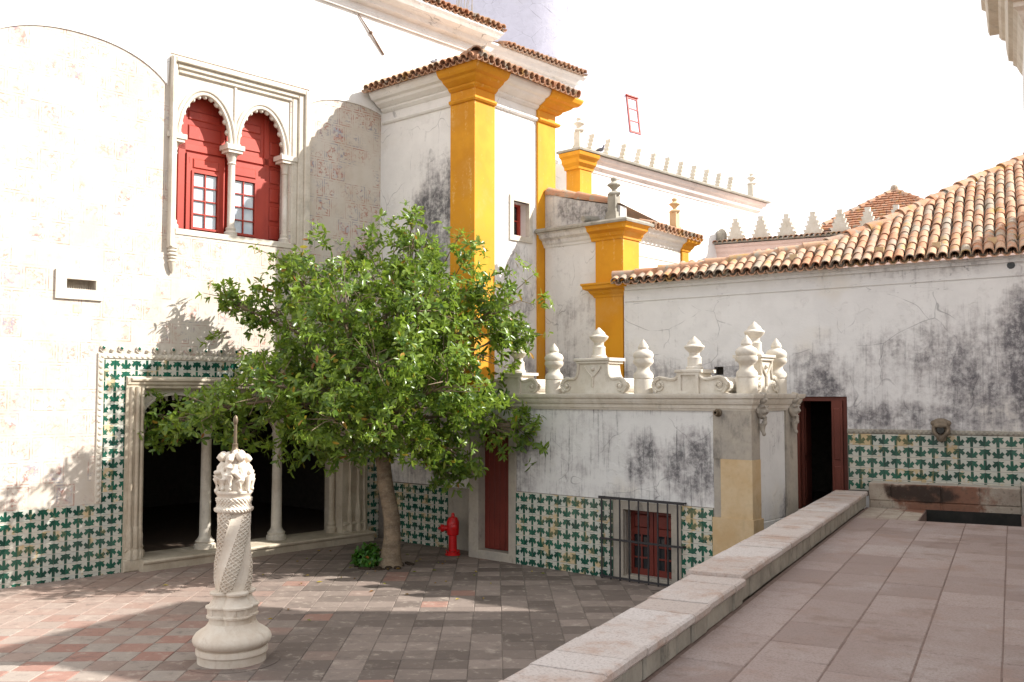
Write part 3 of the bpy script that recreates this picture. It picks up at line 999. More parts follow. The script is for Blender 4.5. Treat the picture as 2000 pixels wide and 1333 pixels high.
for x in (2.32, 3.655):
    b = MB()
    b.lathe([(.17, .17), (.17, .24), (.14, .26), (.155, .29), (.125, .32), (.10, .36), (.092, .38), (.084, 1.2), (.080, 1.93), (.10, 1.95), (.10, 1.99), (.085, 2.02), (.09, 2.06), (.14, 2.16), (.16, 2.19)], (x, .2, 0), 14)
    b.box(x - .15, x + .15, .05, .35, 2.19, 2.25)
    part('column', b, 'stone_pale', arc, smooth=True)
for (a, c) in ((1.13, 2.32), (2.32, 3.655), (3.655, 4.88)):
    m_ = (a + c) / 2; hf = (c - a) / 2 - .02
    b = MB().spandrel(m_, hf, .42, 2.24, 2.80, .10, .30)
    b.box(a, a + .02, .10, .30, 2.24, 2.80); b.box(c - .02, c, .10, .30, 2.24, 2.80)
    # moulded rim and hanging cusps
    rim = [(m_ - (hf - .0) * math.cos(math.pi * i / 18), .09, 2.24 + .43 * math.sin(math.pi * i / 18)) for i in range(19)]
    b.tube(rim, .022, 6)
    for i in range(1, 14):
        a_ = math.pi * i / 14
        b.sphere((m_ - (hf - .035) * math.cos(a_), .18, 2.24 + .385 * math.sin(a_)), .030, 8, 6)
        b.sphere((m_ - (hf - .075) * math.cos(a_), .18, 2.24 + .345 * math.sin(a_)), .018, 7, 5)
    part('arch', b, 'stone_pale', arc, smooth=True)
b = MB()
b.sweep([(1.08, -.0), (5.43, -.0)], [(-.52, -.02), (.24, -.02), (.24, .105), (.27, .12), (.28, .145), (.265, .17), (-.52, .17)])
part('step', b, 'stone', arc)
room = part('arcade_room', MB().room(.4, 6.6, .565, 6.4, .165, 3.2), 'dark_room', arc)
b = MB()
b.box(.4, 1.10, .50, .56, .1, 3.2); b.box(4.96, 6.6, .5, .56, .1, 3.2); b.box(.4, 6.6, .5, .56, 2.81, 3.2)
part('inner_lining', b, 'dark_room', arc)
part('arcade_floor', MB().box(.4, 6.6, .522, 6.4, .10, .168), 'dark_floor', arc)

# niche frame and the slip of paper below it
b = MB(); b.wall(-.205, .475, 4.055, 4.48, -.03, .02, [(-.05, .375, 4.21, 4.35)])
nf = part('niche_frame', b, 'stone_white', pal)
b = MB()
for k in range(13):
    x = -.04 + k * .033
    b.tube([(x, .08, 4.20), (x, .085, 4.20 + random.uniform(.06, .10))], .004, 4)
part('bird_spikes', b, 'stone_white', nf)
tag(part('paper_slip', MB().box(.06, .175, -.006, -.001, 3.86, 3.98), 'paper', None, (-13.96, 6.4, 0), FA), 'small pale yellow slip stuck on the wall under the niche', 'paper')

# twin window
win = part('window', MB().box(1.60, 3.76, .40, .44, 5.2, 7.8), 'red', pal)
fr = [(-.02, 0), (.10, 0), (.10, .05), (.085, .075), (.05, .09), (.03, .12), (-.02, .15)]
def jambbar(mb, pts, prof):
    pass
b = MB()
# stepped rectangular frame: outer, middle and inner steps
for (u0, u1, zt, zl, zr, y0, wd) in ((1.47, 4.07, 8.04, 4.98, 4.6, -.10, .06), (1.53, 3.96, 7.96, 5.0, 4.6, -.055, .05), (1.575, 3.85, 7.89, 5.28, 5.28, -.02, .035)):
    zb = zl
    wl, wr = (wd, .115)
    b.cbox(u0, u0 + wl, y0, .06, zb, zt, .014)
    b.cbox(u1 - wr, u1, y0, .06, zr, zt, .014)
    b.cbox(u0 + wl, u1 - wr, y0, .06, zt - .085, zt, .014)
part('frame', b, 'stone_pale', win)
b = MB()
for zz, rr in ((4.98, .085), (4.93, .08), (4.87, .085), (4.82, .07), (4.76, .075), (4.70, .05)):
    b.sphere((1.55, -.03, zz), rr, 10, 7, (1, .8, .45))
b.lathe([(.004, 4.56), (.035, 4.62), (.055, 4.70), (.06, 4.74)], (1.55, -.03, 0), 10)
part('corbel', b, 'stone_pale', win, smooth=True)
part('sill', MB().cbox(1.60, 3.80, -.015, .42, 5.20, 5.30, .01), 'stone_pale', win)
A1, A2 = 2.11, 3.16
for c, hf in ((A1, .50), (A2, .50)):
    a0, a1 = (1.59, 2.635) if c == A1 else (2.635, 3.72)
    zs = 6.80
    b = MB()
    b.spandrel(c, hf - .01, .80, zs, 7.82, .02, .16, 20)
    b.box(a0, c - hf + .01, .02, .16, zs, 7.82); b.box(c + hf - .01, a1, .02, .16, zs, 7.82)
    for rr, yy, tt in ((hf + .03, .012, .030), (hf - .04, .03, .035)):
        b.tube([(c - rr * math.cos(math.pi * i / 24), yy, zs + (.83 if rr > hf else .77) * math.sin(math.pi * i / 24)) for i in range(25)], tt, 8)
    for i in range(13):
        a_ = math.pi * (i + .0) / 12
        x, z = c - (hf - .06) * math.cos(a_), zs + .04 + .715 * math.sin(a_)
        b.sphere((x, .07, z), .052, 9, 7)
        b.sphere((x + .02 * math.cos(a_), .055, z - .03 * math.sin(a_)), .034, 8, 6)
    part('arch', b, 'stone_white', win, smooth=True)
part('spandrel_rib', MB().cbox(2.61, 2.66, -.005, .03, 6.9, 7.80, .01), 'stone_white', win)
for x, kind in ((2.635, 1), (1.60, 0), (3.67, 0)):
    b = MB()
    r0 = .060 if kind else .055
    b.lathe([(r0 * 1.8, 5.30), (r0 * 1.8, 5.36), (r0 * 1.3, 5.39), (r0 * 1.4, 5.43), (r0, 5.46), (r0 * .95, 6.50), (r0 * 1.25, 6.52), (r0, 6.55), (r0 * 1.3, 6.62), (r0 * 1.7, 6.69)], (x, .10, 0), 12)
    b.box(x - .13, x + .13, -.03, .20, 6.69, 6.74); b.box(x - .16, x + .16, -.05, .22, 6.74, 6.82)
    part('column', b, 'stone_white', win, smooth=True)
def leafpanel(b, u0, u1, z0, z1, y):
    b.cbox(u0, u1, y - .018, y, z0, z1, .022)
for u0, u1, g0, g1 in ((1.60, 2.62, 2.03, 2.46), (2.65, 3.70, 2.74, 3.16)):
    left = u0 < 2
    b = MB()
    y = .30
    b.box(u0, u1, y, y + .05, 5.30, 7.76)
    e0, e1 = (u0 + .30, u1 - .02) if left else (u0 + .0, u1 - .34)
    # raised stiles and rails
    st = (u0 + .17, u0 + .30) if left else (u1 - .34, u1 - .24)
    b.cbox(st[0], st[1], y - .03, y, 5.30, 7.6, .006)
    b.cbox(u0, u1, y - .03, y, 6.66, 6.78, .006)
    p0, p1 = (u0, u0 + .15) if left else (u1 - .22, u1 - .02)
    for k in range(4):
        leafpanel(b, p0, p1, 5.36 + k * .33, 5.62 + k * .33, y)
    leafpanel(b, e0 + .04, e1 - .06, 6.85, 7.10, y)
    leafpanel(b, e0 + .04, e1 - .06, 7.18, 7.34, y)
    leafpanel(b, p0, p1, 6.85, 7.10, y)
    sh = part('shutter', b, 'red', win)
    b = MB()
    wz0, wz1 = 5.40, 6.30
    b.wall(e0 + .01, e1 - .005, 5.33, 6.62, y - .055, y - .004, [(g0, g1, wz0, wz1)])
    b.cbox(g0 - .02, g1 + .02, y - .075, y - .054, 6.37, 6.54, .02)
    b.wall(g0 - .035, g1 + .03, wz0 - .035, wz1 + .035, y - .075, y - .03, [(g0, g1, wz0, wz1)])
    b.box((g0 + g1) / 2 - .009, (g0 + g1) / 2 + .009, y - .06, y - .035, wz0, wz1)
    for k in range(1, 4):
        zz = wz0 + (wz1 - wz0) * k / 4
        b.box(g0, g1, y - .058, y - .037, zz - .009, zz + .009)
    for k in range(5):
        b.sphere((e0 + .05 + random.uniform(-.01, .01), y - .056, 6.46 + .02 * k), .007, 6, 4)
    part('casement', b, 'red', win, smooth=False)
    for i in range(2):
        for k in range(4):
            w_ = (g1 - g0) / 2; h_ = (wz1 - wz0) / 4
            part('pane', MB().box(g0 + i * w_ + .010, g0 + (i + 1) * w_ - .010, y - .03, y - .024, wz0 + k * h_ + .01, wz0 + (k + 1) * h_ - .01), 'glass', win)
# slanting dark line on the upper wall, modelled as a thin rod
b = MB()
b.tube([(5.13, -.035, 9.78), (5.43, -.045, 9.48), (5.74, -.035, 9.16)], [.010, .018, .018], 6)
b.sphere((5.42, -.045, 9.50), .035, 8, 6)
b.tube([(5.43, 0, 9.5), (5.43, -.045, 9.49)], .015, 6)
tag(part('wall_line', b, 'rust', None, (-13.96, 6.4, 0), FA), 'slanting thin dark line modelled as a rod high on the white palace wall', 'rod')
# red stanchion inside the arcade
b = MB(); b.lathe([(.10, 0), (.10, .015), (.03, .05), (.016, .07), (.016, .60), (.024, .62), (.0241, .66), (.01, .68)], (0, 0, 0), 12)
tag(part('stanchion', b, 'hydrant', None, (-15.12, 12.18, .165)), 'thin red stanchion standing in the dark arcade', 'stanchion')

# ------------------------------------------------------------------ yellow and white corner tower
TX0, TX1, TY0, TY1 = -13.75, -11.19, 12.10, 14.31
tow = framed('corner_tower', 'white corner tower with ochre yellow pilasters and a tiled hip roof', 'building', (-12.4, 12.1, 0))
part('wall', MB().wall(TX0, TX1, -.05, 8.2, TY0, TY0 + .4), 'tower_white', tow)
rw = part('side_wall', MB().wall(TY0 + .001, TY1, -.05, 8.2, 0, .4, [(13.10, 13.58, 5.55, 6.18)]), 'tower_white', tow, (TX1 + .0005, 0, 0), R(90))
part('core', MB().box(TX0, TX1 - .45, TY0 + .42, TY1 - .02, 0, 8.2), 'far_white', tow)
# pilasters: corner one wraps round, second one stands at the far end of the right face
PP = .045
def pil(x0, x1, y0, y1, z0, z1, name='pilaster'):
    return part(name, MB().box(x0, x1, y0, y1, z0, z1), 'yellow', tow)
pil(-11.73, TX1 + PP, TY0 - PP, TY0 + .48, 2.3, 8.0)
pil(TX1 - .2, TX1 + PP, 13.80, TY1 + .02, -.02, 8.0)
cprof = lambda d, z: [(0, z + .02), (.035 + d, z + .02), (.05 + d, z + .06), (.035 + d, z + .08)]
def tcorn(path, mat_, d, nm):
    b = MB()
    b.sweep(path, [(-.05, 7.78), (.03 + d, 7.78), (.055 + d, 7.81), (.055 + d, 7.835), (.03 + d, 7.855), (-.05, 7.86)])
    b.sweep(path, [(-.05, 8.00), (.02 + d, 8.00), (.07 + d, 8.04), (.08 + d, 8.07), (.11 + d, 8.08), (.20 + d, 8.13), (.23 + d, 8.17), (.30 + d, 8.19), (.34 + d, 8.23), (.37 + d, 8.29), (.37 + d, 8.32), (-.05, 8.32)])
    part(nm, b, mat_, tow)
tcorn([(TX0 + .2, TY0), (-11.73, TY0)], 'tower_white', 0, 'cornice')
tcorn([(-11.729, TY0), (TX1, TY0), (TX1, TY0 + .48)], 'yellow', PP, 'capital')
tcorn([(TX1, TY0 + .481), (TX1, 13.80)], 'tower_white', 0, 'cornice')
tcorn([(TX1, 13.801), (TX1, TY1 + .02), (TX1 - .3, TY1 + .02)], 'yellow', PP, 'capital')
E0x, E0y, EZ = TX1 + .44, TY0 - .44, 8.33
apex = (-13.6, 14.2, 9.45)
b = MB().add([(TX0 + .2, E0y, EZ), (E0x, E0y, EZ), (E0x, TY1 + .12, EZ), (TX0 + .2, TY1 + .12, EZ + .3), apex, (TX0 - .1, 12.3, 8.9)], [(0, 1, 4, 5), (1, 2, 4), (2, 3, 4), (0, 5, 4, 3)])
roof = part('roof', b, 'roof', tow)
eave_row(roof, (-13.52, E0y - .10, EZ + .01), (E0x + .02, E0y - .10, EZ + .01), (0, 1, .42), .152, BAR)
eave_row(roof, (-13.4, E0y + .2, EZ + .14), (E0x - .3, E0y + .2, EZ + .14), (0, 1, .42), .152, BAR)
eave_row(roof, (E0x + .10, E0y + .02, EZ + .01), (E0x + .10, TY1 + .16, EZ + .01), (-1, 0, .42), .152, BAR)
b = MB(); channel(b, (-13.52, E0y - .08, EZ), (E0x, E0y - .08, EZ), (0, 1, .42), .152); channel(b, (E0x + .08, E0y, EZ), (E0x + .08, TY1 + .12, EZ), (-1, 0, .42), .152)
part('under_tiles', b, 'roof', roof)['kind'] = 'stuff'
p0, p1 = Vector((E0x + .05, E0y - .05, EZ + .06)), Vector((-12.4, 13.0, 9.0))
for k in range(4):
    link('ridge_tile', RIDGE, roof, p0.lerp(p1, k / 4.2) - Vector((OFF[tow.name])) * 0, frame3(None, p1 - p0))
# small window in the right face
w = part('window', MB().wall(13.02, 13.66, 5.45, 6.28, -.03, .06, [(13.12, 13.56, 5.55, 6.18)]), 'stone_pale', tow, (TX1, 0, 0), R(90))
part('frame', MB().wall(13.10, 13.58, 5.53, 6.2, .20, .26, [(13.16, 13.52, 5.59, 6.14)]).box(13.33, 13.35, .21, .25, 5.59, 6.14).box(13.16, 13.52, .21, .25, 5.86, 5.88), 'red', w)
for i in range(2):
    for k in range(2):
        part('pane', MB().box(13.165 + i * .185, 13.325 + i * .185, .235, .242, 5.595 + k * .285, 5.855 + k * .28), 'glass_dark', w)
# lower part of the left face: tiled dado and stone panel by the door
tiles(tow, -13.43, 10, 1.05, 7, y=TY0 - .012, ox=1)
part('dado_bed', MB().box(-13.6, -11.79, TY0 - .012, TY0 + .1, -.02, 1.06), 'mortar', tow)
part('stone_panel', MB().cbox(-11.78, -10.95, TY0 - .02, TY0 + .1, -.02, 1.05, .006), 'weather_stone', tow)
part('plaster_coat', MB().cbox(-13.7, -10.95, TY0 - .03, TY0 + .02, 1.065, 2.28, .01), 'tower_white', tow)

# ------------------------------------------------------------------ ochre annex behind the pavilion
AY, AX0, AX1 = 13.99, -11.18, -9.40
ann = framed('ochre_annex', 'narrow white annex with broad ochre corner pilaster and grey stone pinnacles', 'building', (-10.3, 13.99, 0))
part('wall', MB().box(AX0 + .05, AX1, AY, AY + 2.2, 0, 5.5), 'annex_white', ann)
part('pilaster', MB().box(-9.94, AX1 + .05, AY - .05, AY + .46, 4.62, 5.45), 'yellow', ann)
part('pilaster', MB().box(-9.94, AX1 + .045, AY - .06, AY + .46, 0, 4.40), 'yellow', ann)
part('capital', MB().sweep([(-9.95, AY + .3), (-9.95, AY - .055), (AX1 + .05, AY - .055), (AX1 + .05, AY + .3)], [(-.06, 4.38), (.015, 4.38), (.03, 4.42), (.07, 4.46), (.09, 4.50), (.16, 4.53), (.17, 4.58), (.19, 4.60), (.19, 4.63), (-.06, 4.63)]), 'yellow', ann)
def acorn(path, mat_, d, nm):
    part(nm, MB().sweep(path, [(-.05, 5.40), (.02 + d, 5.40), (.03 + d, 5.44), (.06 + d, 5.47), (.08 + d, 5.52), (.16 + d, 5.56), (.18 + d, 5.62), (.22 + d, 5.65), (-.05, 5.65)]), mat_, ann)
acorn([(AX0 + .02, AY), (-10.02, AY)], 'annex_white', 0, 'cornice')
acorn([(-10.019, AY), (AX1, AY), (AX1, AY + .50)], 'yellow', .05, 'capital')
acorn([(AX1, AY + .501), (AX1, AY + 1.95)], 'annex_white', 0, 'cornice')
acorn([(AX1, AY + 1.951), (AX1, AY + 2.2), (AX1 - .3, AY + 2.2)], 'yellow', .04, 'capital')
part('cornice_cap', MB().sweep([(AX0 + .02, AY), (AX1, AY), (AX1, AY + .6)], [(-.2, 5.652), (.285, 5.652), (.29, 5.69), (.24, 5.73), (-.2, 5.76)]), 'stone_grey', ann)
part('far_pilaster', MB().box(AX1 - .2, AX1 + .045, AY + 1.98, AY + 2.22, 0, 5.4), 'yellow', ann)
part('frieze', MB().box(AX1 - .1, AX1 + .012, AY + .47, AY + 1.97, 5.15, 5.36), 'stone_white', ann)
pts = [(-11.15, 5.7), (-9.45, 5.7), (-9.45, 6.0), (-9.62, 6.03), (-10.4, 6.22), (-11.15, 6.44)]
part('parapet', MB().prism(pts, AY + .02, AY + .22), 'annex_top', ann)
b = MB(); b.add([(-11.18, AY - .0, 6.45), (-9.42, AY - .0, 6.03), (-9.42, AY + 2.4, 5.72), (-11.18, AY + 2.4, 6.3)], [(0, 1, 2, 3)])
roof = part('roof', b, 'roof', ann)
for k in range(4):
    p = Vector((-11.12 + k * .34, AY + .10, 6.45 - k * .085))
    link('ridge_tile', RIDGE, roof, p, frame3(None, (1, 0, -.24)))
eave_row(roof, (AX1 + .28, AY + .50, 5.70), (AX1 + .28, AY + 2.35, 5.66), (-1, 0, .3), .14, BARS)
b = MB(); channel(b, (AX1 + .26, AY + .50, 5.69), (AX1 + .26, AY + 2.35, 5.65), (-1, 0, .3), .14)
part('under_tiles', b, 'roof', roof)['kind'] = 'stuff'
def pinnacle(parent, x, y, z, s, mat_='stone_grey'):
    b = MB()
    b.box(-.17 * s, .17 * s, -.17 * s, .17 * s, 0, .10 * s)
    vs = []
    b.box(-.15 * s, .15 * s, -.15 * s, .15 * s, .10 * s, .20 * s)
    b.box(-.115 * s, .115 * s, -.115 * s, .115 * s, .20 * s, .62 * s)
    b.lathe([(.17 * s, .62 * s), (.20 * s, .66 * s), (.19 * s, .69 * s), (.08 * s, .73 * s)], (0, 0, 0), 4)
    b.lathe([(.06 * s, .72 * s), (.06 * s, .77 * s), (.11 * s, .83 * s), (.17 * s, .875 * s), (.17 * s, .90 * s), (.09 * s, .95 * s), (.06 * s, .98 * s), (.085 * s, 1.02 * s), (.085 * s, 1.05 * s), (.03 * s, 1.09 * s)], (0, 0, 0), 12)
    return part('pinnacle', b, mat_, parent, (x, y, z))
pinnacle(ann, -9.58, AY + .02, 5.74, .72)
pinnacle(ann, AX1 + .02, AY + 1.75, 5.72, .62, 'ochre_stone')
part('gargoyle', MB().tube([(-9.95, AY + .05, 5.80), (-10.03, AY - .15, 5.80), (-10.05, AY - .27, 5.79)], [.07, .06, .055], 10), 'stone_grey', ann, smooth=True)

# ------------------------------------------------------------------ tiled pavilion with finials
BX0, BX1, BY0, BY1 = -10.90, -5.85, 11.69, 13.05
box = framed('garden_pavilion', 'low flat pavilion with tile dado, barred window and carved stone cresting', 'building', (-8.4, 11.69, 0))
dh = (-10.72, -10.0, -.05, 2.10)
wh = (-7.85, -7.05, .06, 1.01)
part('wall', MB().wall(BX0, BX1, -.05, 2.6, BY0, BY0 + .35, [dh, (-7.95, -6.95, -.02, 1.08)]), 'box_white', box)
part('side_wall', MB().box(BX1 - .35, BX1, BY0 + .352, BY1, -.05, 2.6), 'box_white', box)
part('core', MB().box(BX0, BX1 - .36, BY0 + .6, BY1 - .01, 0, 2.6), 'box_white', box)
part('roof_slab', MB().box(BX0, BX1, BY0 + .1, BY1 + .2, 2.601, 2.66), 'stone_grey', box)
part('cornice', MB().sweep([(BX0 - .02, BY0), (BX1, BY0), (BX1, BY1), (BX1 - .6, BY1)], [(-.1, 2.44), (.025, 2.44), (.035, 2.47), (.045, 2.475), (.05, 2.52), (.07, 2.535), (.085, 2.57), (.09, 2.60), (.115, 2.615), (.125, 2.65), (.125, 2.672), (-.1, 2.675)]), 'stone_white', box)
part('dado_bed', MB().wall(-9.90, -6.40, -.03, 1.135, BY0 - .012, BY0, [(-7.99, -6.91, -.1, 2)]), 'mortar', box)
tiles(box, -9.882, 11, 1.13, 7, .168, BY0 - .013, skip=None)
tiles(box, -6.892, 3, 1.13, 7, .165, BY0 - .013, ox=1)
# plain door
d = part('door', MB().box(-10.70, -10.02, BY0 + .15, BY0 + .20, .14, 2.06), 'door_and_shade_red', box)
for k in range(6):
    part('plank', MB().cbox(-10.695 + k * .1125, -10.695 + (k + 1) * .1125 - .006, BY0 + .135, BY0 + .16, .145, 2.05, .006), 'door_and_shade_red', d)
part('threshold', MB().cbox(-10.72, -10.0, BY0 - .03, BY0 + .2, -.02, .135, .012), 'weather_stone', box)
for u0, u1 in ((-10.90, -10.685), (-10.035, -9.885)):
    part('door_jamb', MB().cbox(u0, u1, BY0 - .035, BY0 + .2, -.02, 2.05, .008), 'weather_stone', box)
part('door_lintel', MB().cbox(-10.90, -9.885, BY0 - .037, BY0 + .2, 2.04, 2.22, .008), 'weather_stone', box)
# barred window
wf = part('window', MB().wall(-8.02, -6.895, -.02, 1.13, BY0 - .03, BY0 + .02, [wh]), 'weather_stone', box)
part('reveal', MB().wall(-7.945, -6.955, -.01, 1.075, BY0 + .021, BY0 + .28, [(-7.84, -7.06, .07, 1.0)]), 'weather_stone', wf)
for u0, u1 in ((-7.84, -7.462), (-7.448, -7.06)):
    yb = BY0 + .16
    b = MB()
    c = (u0 + u1) / 2
    holes = [(c - .14 + i * .145, c - .14 + i * .145 + .12, .16 + k * .17, .16 + k * .17 + .145) for i in range(2) for k in range(3)]
    b.wall(u0, u1, .07, 1.0, yb, yb + .045, holes)
    b.cbox(c - .13, c + .13, yb - .014, yb, .74, .94, .02)
    part('casement', b, 'door_and_shade_red', wf)  # darker red than the sunlit window, its shade put into the paint
    for h in holes:
        part('pane', MB().box(h[0], h[1], yb + .02, yb + .025, h[2], h[3]), 'glass_dark', wf)
part('sill_blind', MB().box(-7.85, -7.05, BY0 + .24, BY0 + .27, .06, 1.01), 'dark_room', wf)
gr = part('grille', MB().box(-8.22, -6.80, BY0 - .125, BY0 - .10, 1.15, 1.185), 'iron', box)
for zz in (.56, .02):
    part('rail', MB().box(-8.20, -6.82, BY0 - .122, BY0 - .102, zz, zz + .028), 'iron', gr)
for k in range(9):
    x = -8.17 + k * .159
    part('bar', MB().tube([(x, BY0 - .112, .0), (x, BY0 - .112, 1.17)], .0125, 6), 'iron', gr)
for x in (-8.19, -6.83):
    for zz in (1.165, .575, .034):
        part('bracket', MB().tube([(x, BY0 - .11, zz), (x, BY0 + .02, zz)], .012, 6), 'iron', gr)
# corner pilasters
part('corner_plinth', MB().box(-6.395, BX1 + .055, BY0 - .055, BY0 + .24, -.02, 1.02), 'ochre_stone', box)
part('corner_pilaster', MB().box(-6.275, BX1 + .035, BY0 - .035, BY0 + .215, 1.021, 1.80), 'ochre_stone', box)
part('corner_pier', MB().box(-6.385, BX1 + .03, BY0 - .03, BY0 + .21, 1.801, 2.45), 'weather_stone', box)
part('pilaster_edge', MB().box(-6.385, -6.277, BY0 - .02, BY0 + .05, 1.022, 1.80), 'weather_stone', box)
part('end_pilaster', MB().box(BX1 - .2, BX1 + .03, 12.72, BY1 + .02, -.02, 2.45), 'weather_stone', box)
part('side_panel', MB().box(BX1 - .05, BX1 + .012, 11.93, 12.69, .98, 2.43), 'box_white', box)
part('side_plinth', MB().box(BX1 - .05, BX1 + .04, 11.94, 12.718, -.02, .96), 'box_white', box)
part('spout', MB().lathe([(.055, 0), (.055, .02), (.035, .03), (.034, .09), (.02, .09), (.02, .02)], (0, 0, 0), 14, True, True), 'bronze', box, (-6.30, BY0 - .03, 2.42), (R(90), 0, 0), smooth=True)
def mask():
    """carved grotesque face on a scrolled bracket, facing +x"""
    b = MB()
    b.sphere((.02, 0, .24), .085, 12, 9, (.75, .95, 1.25))
    b.sphere((.02, 0, .38), .075, 10, 8, (.9, 1.1, .6))
    b.tube([(.0, 0, .46), (.07, 0, .45), (.085, 0, .40), (.05, 0, .37)], [.045, .04, .03, .02], 8)
    b.tube([(.075, 0, .30), (.105, 0, .24), (.11, 0, .22)], [.014, .022, .018], 8)
    for q in (-1, 1):
        b.tube([(.075, q * .012, .295), (.085, q * .05, .31), (.05, q * .085, .29)], [.016, .018, .012], 6)
        b.sphere((.068, q * .042, .225), .028, 8, 6)
        b.sphere((.0, q * .085, .25), .03, 8, 6, (.6, .6, 1.4))
        b.tube([(.085, 0, .165), (.075, q * .03, .16), (.05, q * .05, .17)], [.012, .012, .008], 6)
    b.tube([(.07, -.035, .135), (.085, 0, .128), (.07, .035, .135)], [.01, .013, .01], 6)
    b.sphere((.06, 0, .09), .042, 10, 8, (.9, .9, 1.0))
    b.tube([(.03, 0, .08), (.03, 0, .0), (.045, 0, -.05)], [.05, .036, .024], 8)
    b.sphere((.05, 0, -.06), .03, 8, 6)
    return blobmesh(b, .009, 'mask', 'weather_stone', 1)
MK = mask()
for y in (11.88, 12.88):
    link('mask', MK, box, (BX1 + .05, y, 2.20))
# cresting: turned finials and scrolled crests
FIN = MB().lathe([(r_ * .9, z_) for r_, z_ in [(.155, 0), (.155, .20), (.150, .215), (.160, .225), (.160, .27), (.145, .30), (.11, .33), (.095, .37), (.10, .39), (.15, .43), (.165, .46), (.16, .50), (.145, .505), (.165, .54), (.165, .57), (.14, .61), (.10, .63), (.075, .645), (.085, .67), (.07, .71), (.03, .76), (.004, .79)]], (0, 0, 0), 24).mesh('finial', 'stone_white', True)
URN = MB().lathe([(.12, 0), (.12, .03), (.10, .05), (.095, .15), (.10, .17), (.085, .18), (.07, .20), (.075, .24), (.13, .29), (.145, .32), (.14, .335), (.10, .36), (.09, .39), (.045, .43), (.02, .46), (.003, .47)], (0, 0, 0), 20).mesh('urn', 'stone_white', True)
CZ, CY = 2.676, BY0 + .10
def crest_outline(w, h, neck):
    """symmetric scroll outline: flat base, volute ends, concave shoulders, neck"""
    half = [(w, 0)]
    r = .115
    for i in range(0, 9):                                        # volute end
        a = R(-60 + i * 20)
        half.append((w - r + r * math.cos(a), r + r * math.sin(a) * 1.0))
    for i in range(1, 9):                                        # concave shoulder up to the neck
        q = i / 8
        x = (w - r * 1.2) * (1 - q) + neck * q
        z = 2 * r * (1 - q) + h * q
        half.append((x - .16 * math.sin(math.pi * q) * (w - neck), z - .20 * h * math.sin(math.pi * q)))
    return half
def crest(parent, x, y, w, h, neck, rot=0., tall=True):
    half = crest_outline(w, h, neck)
    half = [half[0]] + [p for p in half[1:] if p[1] > 0]
    poly = half + [(-px_, pz) for px_, pz in half[::-1]]
    o = part('crest', MB().prism(poly, -.02, .30), 'stone_white', parent, (x, y, CZ), rot)
    for sgn in (-1, 1):                                          # raised edge band and volute eye of each side
        b = MB()
        b.tube([(sgn * px_ * .985, -.025, pz * .97 + .006) for px_, pz in half[1:]], .024, 6)
        sp = []
        for i in range(22):
            a = R(90 - i * 26) ; rr = .095 - i * .0038
            sp.append((sgn * (w - .115 + rr * math.cos(a)), -.028, .115 + rr * math.sin(a)))
        b.tube(sp, .017, 6)
        b.sphere((sgn * (w - .115), -.03, .115), .03, 8, 6)
        part('scroll_band', b, 'stone_pale', o, smooth=True)
    if tall:
        c = MB()
        c.cbox(-neck - .06, neck + .06, -.07, .36, h + .03, h + .075, .01)
        c.cbox(-neck - .03, neck + .03, -.05, .34, h - .01, h + .03, .01)
        part('cap', c, 'stone_white', o)
        c = MB()
        c.tube([(-.15, -.03, h - .05), (-.10, -.03, h - .12), (0, -.03, h - .22), (.10, -.03, h - .12), (.15, -.03, h - .05)], .016, 6)
        c.sphere((0, -.03, h - .09), .03, 8, 6)
        c.tube([(0, -.03, h - .22), (0, -.03, h - .36)], [.022, .018], 6)
        part('ornament', c, 'stone_pale', o, smooth=True)
    else:
        c = MB()
        c.cbox(-neck - .05, neck + .05, -.06, .36, h, h + .045, .01)
        c.wall(-neck, neck, .0, h, -.05, -.02, [(-neck + .05, neck - .05, .04, h - .03)])
        part('cap', c, 'stone_white', o)
    link('urn', URN, o, (0, .14, h + (.075 if tall else .045)), 0)
    return o
for x in (-9.27, -7.62, -5.98):
    link('finial', FIN, box, (x, CY + .08, CZ))
crest(box, -8.45, CY, .60, .46, .27)
crest(box, -6.81, CY, .59, .29, .165, tall=False)
crest(box, -10.05, CY, .53, .29, .19, tall=False)
crest(box, BX1 - .12, 12.37, .36, .46, .17, R(90))
link('finial', FIN, box, (BX1 - .17, 12.86, CZ))

# ------------------------------------------------------------------ boundary wall with fountain bench and clay roof
bw = framed('boundary_wall', 'long stained white boundary wall with doorway, tile band and clay tile roof', 'wall', (-3, 15.6, 0), (0, 0, 0), TA)
BWY = 15.6
dr = (-3.06, -2.29, .88, 2.61)
ez = lambda n: 4.56 + (n + 6.0) * .019
b = MB()
us = [-6.35, -3.06, -2.29, .55]
b.wall(-5.93, .55, -.05, 4.20, BWY, BWY + .35, [(-3.08, -2.27, .80, 2.63), (-4.353, -4.20, 2.985, 3.12)])
part('wall', b, 'back_white', bw)
b = MB()
b.add([(-5.93, BWY, 4.2), (.55, BWY, 4.2), (.55, BWY, ez(.55)), (-5.93, BWY, ez(-5.93)), (-5.93, BWY + .4, 4.2), (.55, BWY + .4, 4.2), (.55, BWY + .4, ez(.55)), (-5.93, BWY + .4, ez(-5.93))],
      [(0, 1, 2, 3), (7, 6, 5, 4), (3, 2, 6, 7), (1, 5, 6, 2), (0, 3, 7, 4)])
part('wall_head', b, 'back_white', bw)
b = MB()
